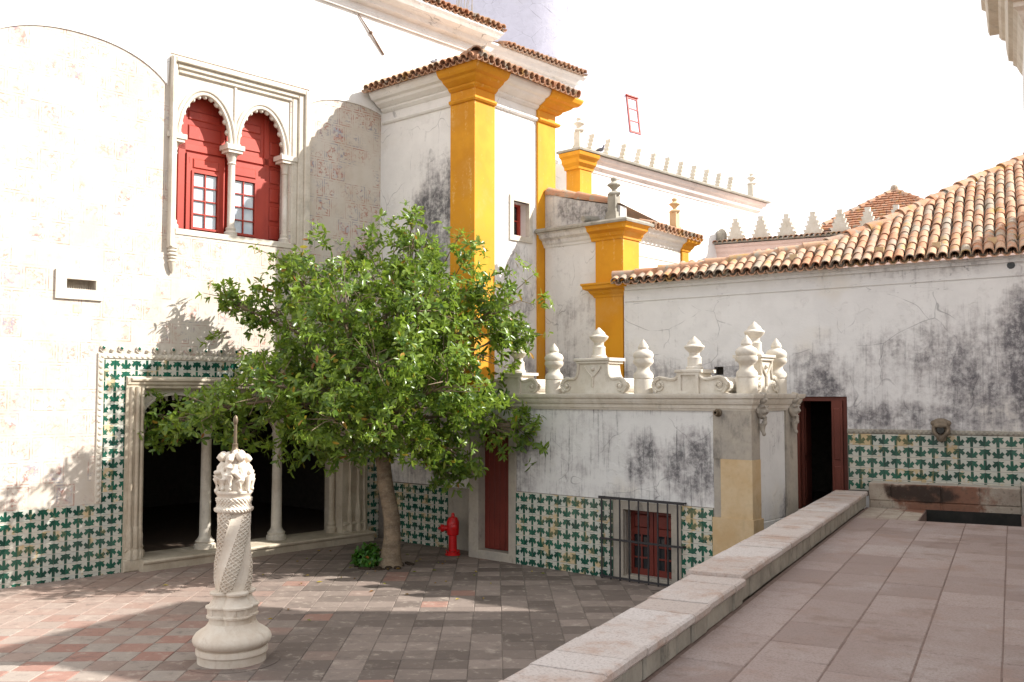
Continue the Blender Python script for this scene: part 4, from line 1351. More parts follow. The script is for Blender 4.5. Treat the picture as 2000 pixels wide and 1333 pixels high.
for (o_, z0, z1) in ((.02, -.30, -.27), (.05, -.10, -.05), (.085, -.05, -.005)):
    n0, n1 = -5.9, .55
    b.add([(n0, BWY - o_, ez(n0) + z0), (n1, BWY - o_, ez(n1) + z0), (n1, BWY - o_, ez(n1) + z1), (n0, BWY - o_, ez(n0) + z1), (n0, BWY, ez(n0) + z0), (n1, BWY, ez(n1) + z0), (n1, BWY, ez(n1) + z1), (n0, BWY, ez(n0) + z1)],
          [(0, 1, 2, 3), (0, 4, 5, 1), (3, 2, 6, 7), (0, 3, 7, 4)])
part('cornice', b, 'back_white', bw)
part('wall_vent', MB().box(-4.353, -4.20, BWY + .2, BWY + .25, 2.98, 3.13), 'dark_room', bw)
# doorway
dw = part('doorway', MB().wall(-3.09, -2.26, .86, 2.64, BWY + .03, BWY + .20, [(-3.0, -2.335, .80, 2.56)]), 'door_dark', bw)
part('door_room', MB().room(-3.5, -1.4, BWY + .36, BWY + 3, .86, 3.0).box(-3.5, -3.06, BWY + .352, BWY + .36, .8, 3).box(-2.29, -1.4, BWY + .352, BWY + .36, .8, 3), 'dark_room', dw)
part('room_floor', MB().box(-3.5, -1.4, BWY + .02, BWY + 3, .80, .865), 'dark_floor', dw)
b = MB(); b.box(-2.50, -2.34, BWY - .03, BWY + .025, .88, 2.57)
for z0, z1 in ((.98, 1.55), (1.65, 2.45)):
    b.cbox(-2.47, -2.37, BWY - .042, BWY - .03, z0, z1, .01)
part('door_leaf', b, 'door_dark', dw)
b = MB(); b.box(-.04, 0, 0, .6, .90, 2.55); b.box(0, .012, .08, .52, 1.0, 1.6); b.box(0, .012, .08, .52, 1.7, 2.45)
part('door_leaf', b, 'door_dark', dw, (-2.96, BWY + .2, 0))
part('landing', MB().cbox(-3.75, -2.40, 14.3, BWY + .05, -.05, .86, .02), 'weather_stone', bw)
# tile band, bench, grotesque spout
TB = .172
tiles(bw, -2.262, 14, 2.062, 5, TB, BWY - .012, skip=lambda x, z: z < 1.25 and x > -1.92)
part('dado_bed', MB().box(-2.275, .16, BWY - .012, BWY, 1.12, 2.07), 'mortar', bw)
b = MB(); b.cbox(-2.275, .16, BWY - .03, BWY, 2.066, 2.135, .008)
for k in range(36):
    b.sphere((-2.24 + k * .068, BWY - .03, 2.10), .024, 7, 5, (1, .45, 1))
part('tile_border', b, ['stone_grey'], bw, smooth=True)
be = part('bench', MB().box(-1.925, .08, 15.2, BWY - .02, .50, 1.335), 'bench', bw)
for u0, u1 in ((-1.925, -1.62), (-1.615, -.94), (-.935, -.435), (-.43, .08)):
    part('bench_block', MB().cbox(u0, u1 - .004, 15.185, 15.25, 1.10, 1.352, .012), 'bench', be)
    part('bench_block', MB().cbox(u0 + .01, u1 - .006, 15.19, 15.25, .98, 1.096, .012), 'bench', be)
for k in range(5):
    part('seat_slab', MB().tbox(-1.925 + k * .4, -1.925 + (k + 1) * .4 - .005, 15.20, BWY - .02, 1.30, 1.355, .008), 'weather_stone', be)
part('basin_back', MB().box(-1.15, .075, 15.165, 15.184, .45, 1.0), 'basin_dark', bw)
part('end_block', MB().cbox(.085, .40, 15.1, BWY, .98, 1.42, .015), 'weather_stone', bw)
b = MB()
b.sphere((0, 0, 0), .13, 14, 10, (1, .9, 1.05))
b.sphere((0, -.02, .10), .11, 12, 8, (1.1, .8, .6))
for q in (-1, 1):
    b.sphere((q * .10, -.03, .09), .045, 8, 6)
    b.sphere((q * .055, -.11, .075), .035, 8, 6)
    b.tube([(q * .09, -.08, .0), (q * .08, -.14, -.05), (q * .03, -.13, -.11)], [.03, .028, .03], 8)
b.tube([(-.08, -.12, .05), (0, -.15, .06), (.08, -.12, .05)], [.03, .035, .03], 8)
b.sphere((0, -.10, -.13), .055, 8, 6)
b.tube([(0, 0, -.08), (0, .02, -.17)], [.09, .06], 8)
sp = link('spout_mask', blobmesh(b, .010, 'spout_mask', 'spout_stone', 1), bw, (-.94, BWY - .09, 2.15))
part('mouth', MB().tube([(0, -.158, -.005), (.0, -.13, -.005)], [.052, .06], 12), 'water', sp)
part('drain_hole', MB().tube([(.0, -.004, 0), (0, .05, 0)], .055, 10), 'water', bw, (.035, BWY, ez(0) - .14))

# clay roof above the wall
ROOFM = .5
rz = lambda n, t: ez(n) + .05 + ROOFM * (t - 15.42)
ridge = [(-6.1, 15.53), (-5.8, 15.57), (-4.34, 15.79), (-3.53, 15.98), (-2.74, 16.2), (-2.02, 16.83), (-1.3, 17.8), (-.53, 18.88), (.2, 19.8), (.75, 20.5)]
def ridge_t(n):
    for (a, ta), (c, tc_) in zip(ridge, ridge[1:]):
        if a <= n <= c:
            return ta + (tc_ - ta) * (n - a) / (c - a)
    return ridge[-1][1] if n > 0 else ridge[0][1]
b = MB()
for (a, ta), (c, tc_) in zip(ridge, ridge[1:]):
    b.add([(a, 15.40, rz(a, 15.4) - .03), (c, 15.40, rz(c, 15.4) - .03), (c, tc_, rz(c, tc_) - .03), (a, ta, rz(a, ta) - .03), (a - .5, ta + .9, rz(a, ta) - .45), (c - .5, tc_ + .9, rz(c, tc_) - .45)],
          [(0, 1, 2, 3), (3, 2, 5, 4)])
rf = part('roof', b, 'roof', bw)
RP = .152
STEP = .285
up = Vector((0, 1, ROOFM)).normalized()
under = MB()
extra = MB()
cnt = 0
nn = -6.02
while nn < .62:
    tt, k = 15.36, 0
    lim = ridge_t(min(nn, .74)) - .06
    while tt < lim:
        zz = rz(nn, tt) + .018
        L = min(.36, (lim - tt) / up.y + .1)
        if cnt < 300:
            o = link('roof_tile', BAR, rf, (nn + random.uniform(-.008, .008), tt + random.uniform(-.012, .012), zz + random.uniform(-.004, .006)), frame3(None, up + Vector((random.uniform(-.03, .03), 0, random.uniform(-.015, .015)))))
            cnt += 1
        else:
            e = frame3(None, up).to_matrix()
            extra.add([e @ v.co + Vector((nn, tt, zz)) for v in BAR.vertices], [tuple(p.vertices) for p in BAR.polygons])
        tt += STEP * up.y * 1.0
        k += 1
    # upturned channel tiles between the rows
    c0 = Vector((nn + RP / 2, 15.37, rz(nn + RP / 2, 15.37)))
    Lc = max(.15, (ridge_t(min(nn + RP / 2, .74)) - 15.40) / up.y)
    vs = []
    K = 6
    for q in (0., Lc):
        for t_ in (0, .012):
            for i in range(K + 1):
                a = math.pi * (1 + i / K)
                vs.append(c0 + up * q + Vector(((.058 + t_) * math.cos(a), 0, (.058 + t_) * math.sin(a) + .012)))
    m = K + 1
    fs = []
    for i in range(K):
        fs += [(i, i + 1, 2 * m + i + 1, 2 * m + i), (m + i, 3 * m + i, 3 * m + i + 1, m + i + 1), (i, m + i, m + i + 1, i + 1)]
    under.add(vs, fs)
    nn += RP
part('under_tiles', under, 'roof', rf)['kind'] = 'stuff'
if extra.v:
    part('more_roof_tiles', extra, 'roof', rf)['kind'] = 'stuff'
acc = 0.
pts = [Vector((n, t, rz(n, t) + .02)) for n, t in ridge]
for a, c in zip(pts, pts[1:]):
    L = (c - a).length
    while acc < L:
        p = a.lerp(c, acc / L)
        link('ridge_tile', RIDGE, rf, p + Vector((0, 0, random.uniform(-.01, .01))), frame3(None, c - a))
        acc += .40
    acc -= L
for n_ in (-3.05, -1.75, -.95, -.2):
    part('vent_brick', MB().box(-.06, .06, 0, .05, 0, .10), 'ochre_stone', rf, (n_, 15.60, rz(n_, 15.60) + .05), 0)

# ------------------------------------------------------------------ right-hand wing at the terrace
RA = TA - R(90)
RH = 6.75
rb = framed('terrace_wing', 'pale wing at the right edge with a deep moulded cornice overhead', 'building', (.2, 9, 0))
rb.rotation_euler = (0, 0, TA)
rb.location = t2w(.2, 9)
OFF[rb.name] = Vector((.2, 9, 0))
TE = 11.7
CPR = [(-.1, 6.70), (.0, 6.70), (.03, 6.76), (.06, 6.84), (.10, 6.88), (.10, 6.93), (.15, 6.96), (.17, 7.10), (.18, 7.24), (.22, 7.27), (.25, 7.32), (.25, 7.37), (.36, 7.40), (.38, 7.46), (.40, 7.75), (.45, 7.80), (-.1, 7.85)]
part('wall', MB().box(.22, 3.2, TE, 13.6, 0, 7.8), 'far_white', rb)
part('cornice', MB().sweep([(3.2, 13.6), (.22, 13.6), (.22, TE), (3.2, TE)], CPR), 'stone_pale', rb)
part('roof', MB().add([(-.2, TE - .4, 7.86), (-.2, 14, 7.86), (3.6, 14, 7.86), (3.6, TE - .4, 7.86), (1.7, (TE + 13.6) / 2, 8.7)], [(0, 1, 4), (1, 2, 4), (2, 3, 4), (3, 0, 4)]), 'roof', rb)
part('low_wall', MB().box(.23, 7, 4.4, TE - .01, 0, 5.99), 'far_white', rb)
part('low_roof', MB().add([(.225, 4.2, 6.0), (.225, TE - .02, 6.0), (7, TE - .02, 6.0), (7, 4.2, 6.0), (3.5, 6, 7.1), (3.5, TE - .02, 7.1)], [(0, 1, 5, 4), (1, 2, 5), (2, 3, 4, 5), (3, 0, 4)]), 'roof', rb)
part('return_wall', MB().box(1.9, 8, 15.25, 21, 0, 6.55), 'far_white', rb)
rr_ = part('return_roof', MB().add([(1.7, 15.0, 6.6), (8, 15.0, 6.6), (8, 18, 7.3), (3.5, 18, 7.3), (1.7, 21, 6.6)], [(0, 1, 2, 3), (0, 3, 4)]), 'roof', rb)
eave_row(rr_, (1.7, 14.93, 6.6), (5.5, 14.93, 6.6), (0, 1, .3), .16, BAR)
eave_row(rr_, (1.62, 15.0, 6.6), (1.62, 19, 6.6), (1, 0, .3), .16, BAR)

# ------------------------------------------------------------------ buildings further back
fw = framed('far_wing', 'distant white wing with stepped merlons and one ochre pilaster', 'building', (4, 0, 0), (-12.6, 17.06, 0), FA)
FL = 7.75
part('wall', MB().box(0, FL, 0, 3, 0, 7.9), 'far_white', fw)
part('pilaster', MB().box(-.03, .38, -.05, .35, 0, 7.7), 'yellow', fw)
def fcorn(path, mat_, d, nm):
    part(nm, MB().sweep(path, [(-.05, 7.68), (.02 + d, 7.68), (.03 + d, 7.74), (.10 + d, 7.80), (.13 + d, 7.90), (.20 + d, 7.94), (.22 + d, 8.02), (-.05, 8.03)]), mat_, fw)
fcorn([(-.03, .35), (-.03, 0), (.42, 0)], 'yellow', .05, 'capital')
fcorn([(.421, 0), (FL, 0), (FL, 1.5)], 'pale_pink', 0, 'cornice')
part('cornice_cap', MB().sweep([(-.03, .4), (-.03, 0), (FL, 0), (FL, 1.5)], [(-.2, 8.032), (.29, 8.032), (.30, 8.07), (.25, 8.10), (-.2, 8.11)]), 'stone_grey', fw)
def merlon_poly(w, h, steps=5):
    half = []
    for k in range(steps):
        x0 = w * (1 - k / (steps + .6)); x1 = x0 - w * .10
        z0, z1 = h * k / steps, h * (k + 1) / steps
        half += [(x0 * .84, z0), (x0 * .86, z0 + (z1 - z0) * .45), (x0, z1 - h * .06), (x0 * .97, z1)]
    pl = [(w, 0)] + half[1:]
    return pl + [(-x, z) for x, z in pl[::-1]]
MER = MB().prism(merlon_poly(.20, .50), -.07, .07).mesh('merlon', 'stone_pale')
for k in range(11):
    link('merlon', MER, fw, (.62 + k * .60, .10, 8.10), 0)
for x in (.06, FL - .15):
    pinnacle(fw, x, .05, 8.09, .72, 'stone_pale')

pk = framed('pink_wing', 'pink wall crowned with grey stepped merlons beyond the clay roof', 'building', (-4, 24.9, 0), rot=TA)
part('wall', MB().box(-6.9, 1.5, 24.9, 27, 0, 6.5), 'pink', pk)
part('cornice', MB().sweep([(-6.9, 24.9), (1.5, 24.9)], [(-.05, 6.05), (.03, 6.05), (.03, 6.12), (-.0, 6.13), (.02, 6.36), (.05, 6.42), (.06, 6.50), (.10, 6.54), (.12, 6.60), (-.05, 6.62)]), 'pink', pk)
rf = part('roof', MB().box(-6.95, 1.5, 24.72, 25.4, 6.622, 6.66), 'stone_grey', pk)
eave_row(rf, (-6.9, 24.68, 6.64), (-1.4, 24.68, 6.64), (0, 1, .1), .13, BARS)
MER2 = MB().prism(merlon_poly(.235, .56), -.09, .09).mesh('merlon', 'stone_white')
for k in range(8):
    link('merlon', MER2, pk, (-6.33 + k * .655, 24.95, 6.72))
part('end_post', MB().lathe([(.14, 0), (.14, .25), (.08, .36), (.01, .40)], (0, 0, 0), 8), 'stone_grey', pk, (-6.72, 24.95, 6.66))

hr = framed('hipped_house', 'distant house with a pyramid roof of weathered clay tiles', 'building', (-3.6, 38, 0), rot=TA)
hx0, hx1, hy0, hy1, hz = -6.15, -1.2, 35.5, 40.5, 8.55
part('wall', MB().box(hx0 + .3, hx1 - .3, hy0 + .3, hy1 - .3, 0, hz), 'pink', hr)
ap = Vector((-3.7, 38.0, 10.25))
rf = part('roof', MB().add([(hx0, hy0, hz), (hx1, hy0, hz), (hx1, hy1, hz), (hx0, hy1, hz), ap], [(0, 1, 4), (1, 2, 4), (2, 3, 4), (3, 0, 4)]), 'roof', hr)
b = MB()
NC = 15
for k in range(NC):                                                       # level courses on the two faces in view
    q0, q1 = k / NC, (k + 1.25) / NC
    for A_, B_ in (((hx0, hy0), (hx1, hy0)), ((hx0, hy1), (hx0, hy0))):
        A3, B3 = Vector((*A_, hz)), Vector((*B_, hz))
        nrm = (B3 - A3).cross(ap - A3).normalized()
        lo = nrm * .085; hi = nrm * .02
        v = [A3.lerp(ap, q0) + lo, B3.lerp(ap, q0) + lo, B3.lerp(ap, min(1, q1)) + hi, A3.lerp(ap, min(1, q1)) + hi, A3.lerp(ap, q0), B3.lerp(ap, q0)]
        n_ = max(1, int((v[1] - v[0]).length / .24))
        for i in range(n_):
            u0, u1 = i / n_, (i + .94) / n_
            dz = Vector((0, 0, random.uniform(-.012, .012)))
            b.add([v[0].lerp(v[1], u0) + dz, v[0].lerp(v[1], u1) + dz, v[3].lerp(v[2], u1), v[3].lerp(v[2], u0), v[4].lerp(v[5], u0), v[4].lerp(v[5], u1)], [(0, 1, 2, 3), (4, 5, 1, 0)])
part('roof_courses', b, 'roof', rf)['kind'] = 'stuff'
for A_ in ((hx0, hy0), (hx1, hy0)):
    a = Vector((*A_, hz + .04))
    n_ = int((ap - a).length / .42)
    for i in range(n_):
        link('ridge_tile', RIDGE, rf, a.lerp(ap, i / n_), frame3(None, ap - a))
part('roof_knob', MB().sphere((0, 0, .08), .14, 10, 7), 'roof', rf, tuple(ap))

# conical kitchen chimney behind everything
ch = thing('conical_chimney', 'huge whitewashed conical chimney rising behind the roofs', 'chimney', (-26.3, 32.8, 0))
rad = lambda z: 6.95 - .12 * z
prof = [(rad(z), z) for z in range(0, 31, 2)]
part('shaft', MB().lathe(prof, (0, 0, 0), 96), 'chimney', ch, smooth=True)
part('vent_cap', MB().lathe([(2.9, 30), (3.0, 30.4), (2.6, 31), (2.0, 33)], (0, 0, 0), 48), 'chimney', ch, smooth=True)
wa = R(-6.5)
zc_, hh, ww = 13.9, .76, .34
w_ = part('window', MB().wall(-ww, ww, -hh, hh, -.05, .25, [(-ww + .08, ww - .08, -hh + .08, hh - .08)]).box(-ww, ww, -.04, .1, -.28, -.23).box(-ww, ww, -.04, .1, .23, .28).box(-ww - .03, ww + .03, -.10, .2, hh, hh + .06), 'red', ch,
          ((rad(zc_) - .02) * math.cos(wa), (rad(zc_) - .02) * math.sin(wa), zc_), (R(-6.8), 0, wa + R(90)))
for k in range(3):
    part('pane', MB().box(-ww + .1, ww - .1, 0, .02, -hh + .08 + k * .5, -hh + .08 + (k + 1) * .5 - .06), 'far_white', w_)

# ------------------------------------------------------------------ carved fountain column
fo = thing('fountain_column', 'pale carved twisted fountain column with figures and a bronze jet on top', 'fountain', (GO[0], GO[1], 0))
part('base', MB().lathe([(.335, -.02), (.335, .075), (.338, .085), (.352, .095), (.352, .135), (.345, .15), (.33, .155), (.345, .165), (.375, .19), (.386, .22), (.380, .25), (.355, .285), (.31, .315), (.27, .34), (.245, .37), (.235, .39)], (0, 0, 0), 56), 'fountain', fo, smooth=True)
def polar(fr_, z0, z1, nz, na, name, mat_):
    """closed surface r(theta, z) with caps"""
    vs, fs = [], []
    for k in range(nz + 1):
        z = z0 + (z1 - z0) * k / nz
        for i in range(na):
            a = 2 * math.pi * i / na
            r = fr_(a, z)
            vs.append((r * math.cos(a), r * math.sin(a), z))
    for k in range(nz):
        for i in range(na):
            fs.append((k * na + i, k * na + (i + 1) % na, (k + 1) * na + (i + 1) % na, (k + 1) * na + i))
    fs.append(tuple(range(na - 1, -1, -1)))
    fs.append(tuple(range(nz * na, nz * na + na)))
    return part(name, MB().add(vs, fs), mat_, fo, smooth=True)
def interp(tab, z):
    for (a, ra), (c, rc) in zip(tab, tab[1:]):
        if a <= z <= c:
            return ra + (rc - ra) * (z - a) / (c - a)
    return tab[-1][1] if z > tab[-1][0] else tab[0][1]
st_tab = [(.385, .215), (.44, .215), (.445, .236), (.465, .24), (.47, .228), (.54, .235), (.545, .248), (.56, .248), (.565, .225), (.59, .205), (.63, .178), (.655, .172), (.665, .19), (.672, .205), (.69, .207), (.70, .20), (.705, .16)]
def stage_r(a, z):
    lob = abs(math.cos(2 * a + .5)) ** .7
    k = .17 if z < .57 else .17 + (z - .57) * 1.2
    r = interp(st_tab, z) * (1.04 - k + k * 1.25 * lob)
    if .475 < z < .535:
        u = (a * 12 / (2 * math.pi)) % 1
        if .14 < u < .86:
            r -= .009
    return r
polar(stage_r, .385, .705, 90, 220, 'stage', 'fountain')
sh_tab = [(.70, .165), (.80, .180), (.95, .178), (1.06, .165), (1.15, .158), (1.25, .166), (1.36, .172), (1.45, .165), (1.50, .158)]
def shaft_r(a, z):
    base = interp(sh_tab, z)
    ph = a * 4 - (z - .7) * 8.0                   # four twisted strands
    u = (ph / (2 * math.pi)) % 1
    r = base * (.90 + .10 * max(0., math.sin(math.pi * min(u / .62, 1.))) ** .6)
    if u < .60:                                   # netted band
        e = min(u, .60 - u)
        if e > .03:
            p_, q_ = u / .60 * 2.6, z / .046
            d1, d2 = (p_ + q_) % 1, (p_ - q_) % 1
            m_ = min(min(d1, 1 - d1), min(d2, 1 - d2))
            r += -.004 + .015 * (1 if m_ < .14 else max(0, (.30 - m_) * 1.0))
        else:
            r += .010
    else:                                         # smooth hollow band
        w_ = (u - .60) / .40
        r += .010 - .012 * math.sin(math.pi * w_)
    return r
polar(shaft_r, .70, 1.50, 260, 300, 'shaft', 'fountain')
cap_tab = [(1.475, .15), (1.485, .185), (1.50, .195), (1.52, .195), (1.53, .18), (1.545, .168), (1.57, .165), (1.60, .178), (1.625, .178), (1.635, .165), (1.65, .172), (1.675, .19), (1.695, .19), (1.70, .15)]
def cap_r(a, z):
    lob = abs(math.cos(1.5 * a + .4)) ** .6
    r = interp(cap_tab, z) * (.90 + .10 * lob)
    if 1.54 < z < 1.63:
        r += .010 * (math.sin(a * 26) * math.sin(z * 170))
    elif 1.485 < z < 1.525:
        r += .005 * math.sin(a * 34 + z * 160)
    return r
polar(cap_r, 1.475, 1.70, 70, 220, 'capital', 'fountain')
# group of small carved figures round the tapering core
b = MB()
b.lathe([(.15, 1.68), (.155, 1.75), (.13, 1.86), (.10, 1.98), (.075, 2.06)], (0, 0, 0), 16)
def putto(ang, z, rr, s, lean, turn):
    ca, sa = math.cos(ang), math.sin(ang)
    def P(o, t, h):                                # outward, sideways, height
        return (ca * (rr + o * s) - sa * t * s, sa * (rr + o * s) + ca * t * s, z + h * s)
    b.tube([P(.0, 0, -.02), P(.025, lean * .4, .06), P(.015, lean * .8, .12), P(.0, lean, .165)], [.052, .058, .052, .030], 12) if s > .9 else \
        b.tube([P(.0, 0, -.02), P(.025, lean * .4, .06), P(.0, lean, .165)], [.046 * s, .052 * s, .034 * s], 12)
    b.sphere(P(.018, lean * 1.2, .212), .040 * s, 14, 10)
    b.tube([P(.053, lean * 1.2 + turn * .01, .212), P(.062, lean * 1.2 + turn * .012, .203)], [.010 * s, .009 * s], 6)
    b.sphere(P(.004, lean * 1.2, .226), .040 * s, 10, 8)
    for q in (-1, 1):
        b.tube([P(.0, lean + q * .045, .145), P(.02, lean + q * .078, .085), P(.065, lean * .6 + q * .040 + turn * .02, .050 + .03 * q * turn)], [.026 * s, .023 * s, .019 * s], 8)
        b.sphere(P(.068, lean * .6 + q * .036 + turn * .02, .050 + .03 * q * turn), .021 * s, 8, 6)
        b.tube([P(.0, q * .028, -.015), P(.07, q * .042, .018 + .02 * q * turn), P(.052, q * .040, -.075)], [.040 * s, .034 * s, .022 * s], 10)
        b.tube([P(.045, q * .040, -.08), P(.078, q * .044, -.088)], [.020 * s, .014 * s], 8)
for k in range(6):
    putto(R(-62 + k * 60), 1.785 + random.uniform(-.015, .03), .108, 1.0 + .12 * (k % 2), random.uniform(-.03, .03), random.choice((-1, 1)))
for k in range(4):
    putto(R(-40 + k * 90), 1.885 + random.uniform(-.02, .015), .058, .82, random.uniform(-.02, .02), random.choice((-1, 1)))
o = link('figures', blobmesh(b, .0055, 'figures', 'fountain', 1), fo)
part('jet_pipe', MB().lathe([(.055, 2.05), (.055, 2.075), (.045, 2.09), (.030, 2.11), (.026, 2.15), (.030, 2.16), (.018, 2.17), (.015, 2.36), (.019, 2.365), (.024, 2.39), (.024, 2.42), (.015, 2.445), (.003, 2.455)], (0, 0, 0), 14), 'bronze', fo, smooth=True)

# ------------------------------------------------------------------ fire hydrant
hy = thing('fire_hydrant', 'red pillar fire hydrant standing against the stone panel by the door', 'hydrant', (-11.22, 11.62, 0), R(-38))
part('barrel', MB().lathe([(.10, 0), (.10, .025), (.085, .03), (.085, .055), (.055, .06), (.052, .30), (.075, .315), (.08, .36), (.083, .50), (.078, .53), (.066, .56), (.060, .585), (.03, .60), (.022, .605), (.022, .64), (.012, .66)], (0, 0, 0), 20), 'hydrant', hy, smooth=True)
hy.scale = (1.28, 1.28, 1.05)
for k in range(6):
    a = k * math.pi / 3
    part('bolt', MB().lathe([(.011, 0), (.011, .014)], (.088 * math.cos(a), .088 * math.sin(a), .056), 6), 'hydrant', hy)
part('outlet', MB().lathe([(.045, 0), (.045, .05), (.058, .055), (.062, .09), (.05, .10), (.02, .105), (.018, .13)], (0, 0, 0), 16), 'hydrant', hy, (-.02, -.06, .42), (R(90), 0, 0), smooth=True)
part('outlet', MB().lathe([(.040, 0), (.040, .05), (.052, .055), (.054, .085), (.03, .10), (.015, .12)], (0, 0, 0), 16), 'hydrant', hy, (-.06, 0, .45), (0, R(-90), 0), smooth=True)
part('outlet', MB().lathe([(.035, 0), (.035, .03), (.042, .035), (.042, .05), (.02, .06)], (0, 0, 0), 14), 'hydrant', hy, (.06, 0, .45), (0, R(90), 0), smooth=True)

# ------------------------------------------------------------------ courtyard tree
rng = np.random.default_rng(11)
TB0 = Vector((-11.28, 10.25, 0))
RV = Vector((math.cos(R(40.5)), math.sin(R(40.5)), 0))     # across the courtyard, parallel to the longest spread of the crown
FV = Vector((-math.sin(R(40.5)), math.cos(R(40.5)), 0))
tree = thing('evergreen_tree', 'broad leafy evergreen tree growing from the courtyard paving by the arcade', 'tree', TB0)
def tp(u, z, d=0.):
    return RV * u + FV * d + Vector((0, 0, z))
b = MB()
trunk = [tp(.02, -.03), tp(.02, .06), tp(.03, .20), tp(.05, .45), tp(.04, .75), tp(-.02, 1.05), tp(-.07, 1.3), tp(-.09, 1.55), tp(-.16, 1.85), tp(-.20, 2.1)]
b.tube(trunk, [.24, .185, .15, .132, .128, .118, .122, .112, .106, .10], 16)
clumps = [  # across, height, depth, radius
    (.0, 4.65, .2, .85), (.35, 5.0, .1, .52), (-.95, 4.35, .0, .85), (.95, 4.35, .1, .85), (1.75, 4.1, .0, .55), (.0, 3.65, -.45, 1.15),
    (-1.3, 3.45, -.2, .85), (1.15, 3.3, -.2, .95), (-2.0, 4.05, .1, .45), (-2.5, 4.1, .0, .30), (-1.6, 4.65, .1, .32), (-.65, 2.65, -.5, .92), (.45, 2.5, -.5, 1.0),
    (1.4, 2.45, -.3, .58), (1.95, 2.1, -.2, .40), (-1.6, 2.75, -.3, .70), (-2.6, 2.42, -.2, .52), (-3.3, 2.22, -.2, .42), (-2.3, 2.05, -.3, .32),
    (-.5, 1.95, -.5, .48), (-1.1, 2.1, -.5, .52), (1.1, 1.75, -.4, .40), (.95, 1.45, -.4, .28), (1.95, 3.65, .0, .32), (.2, 3.4, .8, 1.0), (-.7, 3.6, .8, .9), (.9, 4.0, .7, .8), (.3, 1.95, -.5, .5), (-3.75, 2.08, -.2, .22),
    (.0, 3.1, -1.5, .85), (-1.5, 2.8, -1.4, .65), (1.0, 2.8, -1.3, .65), (-.6, 4.0, -1.2, .75), (.6, 4.0, -1.1, .7), (-2.5, 2.45, -1.2, .45), (-.6, 2.3, -1.6, .55), (.3, 2.2, -1.5, .5), (.2, 3.2, 1.7, .8), (-.9, 3.0, 1.5, .7)]
fork = tp(-.20, 2.1)
whorls = []
for (u, z, d, r) in clumps:
    c = tp(u, z, d)
    mid = fork.lerp(c, .5) + Vector(rng.uniform(-.12, .12, 3)) + Vector((0, 0, .15 * abs(u)))
    k0 = .022 + .026 * min(1, r)
    b.tube([fork - Vector((0, 0, .15)), fork.lerp(mid, .6) + Vector((0, 0, .05)), mid, mid.lerp(c, .6), c], [k0, k0 * .85, k0 * .7, k0 * .5, k0 * .32], 7)
    ns = int(5 + 12 * r)
    for _ in range(ns):
        v = Vector(rng.normal(size=3)).normalized()
        v.z *= .85
        e = c + v * r * rng.uniform(.65, 1.02)
        m1 = c.lerp(e, .5) + Vector(rng.uniform(-.06, .06, 3))
        b.tube([mid.lerp(c, rng.uniform(.3, 1)), m1, e], [.010, .007, .004], 5)
    nsub = int(43 * r ** 1.7) + 4
    for _ in range(nsub):
        v = Vector(rng.normal(size=3)).normalized()
        v.z *= .88
        q = rng.uniform(.25, 1.0) ** .5
        lump = 1 + .30 * math.sin(v.x * 6 + u * 3) * math.sin(v.y * 5 + z * 2) + .20 * math.sin(v.z * 9 + d)
        p = c + v * r * q * lump
        rs = rng.uniform(.07, .15)
        out = (v + Vector((0, 0, .25 if q > .6 else .0)) + Vector(rng.normal(size=3)) * .25).normalized()
        for _k in range(int(rng.integers(4, 8))):
            pp = p + Vector(rng.normal(size=3)) * rs * .8
            whorls.append((pp, (out + Vector(rng.normal(size=3)) * .4).normalized(), (q - .75) * .5 + .25 * min(0, (z - 2.6) * .2)))  # young tips lighter; shade inside and low in the crown put into tint
# a few thin shoots past the outline
for (u, z, du, dz, n_) in ((-2.6, 4.15, -.38, .12, 3), (-1.7, 4.75, -.5, .25, 3), (1.9, 4.2, .35, .35, 3), (1.9, 3.6, .55, .0, 3), (.35, 5.4, .05, .2, 3), (-3.8, 2.2, -.25, .05, 2), (2.0, 2.4, .35, -.1, 3), (2.0, 2.1, .35, -.25, 3), (1.0, 5.0, .15, .25, 3), (-2.75, 3.6, -.2, -.05, 2)):
    p0 = tp(u - du, z - dz); p1 = tp(u + du, z + dz)
    b.tube([p0, p0.lerp(p1, .5) + Vector((0, 0, .04)), p1], [.012, .008, .004], 5)
    for k in range(n_ + 2):
        q = p0.lerp(p1, .35 + .65 * k / (n_ + 1))
        whorls.append((q + Vector(rng.normal(size=3)) * .03, ((p1 - p0).normalized() + Vector(rng.normal(size=3)) * .4).normalized(), .08))
part('trunk', b, 'bark', tree, smooth=True)
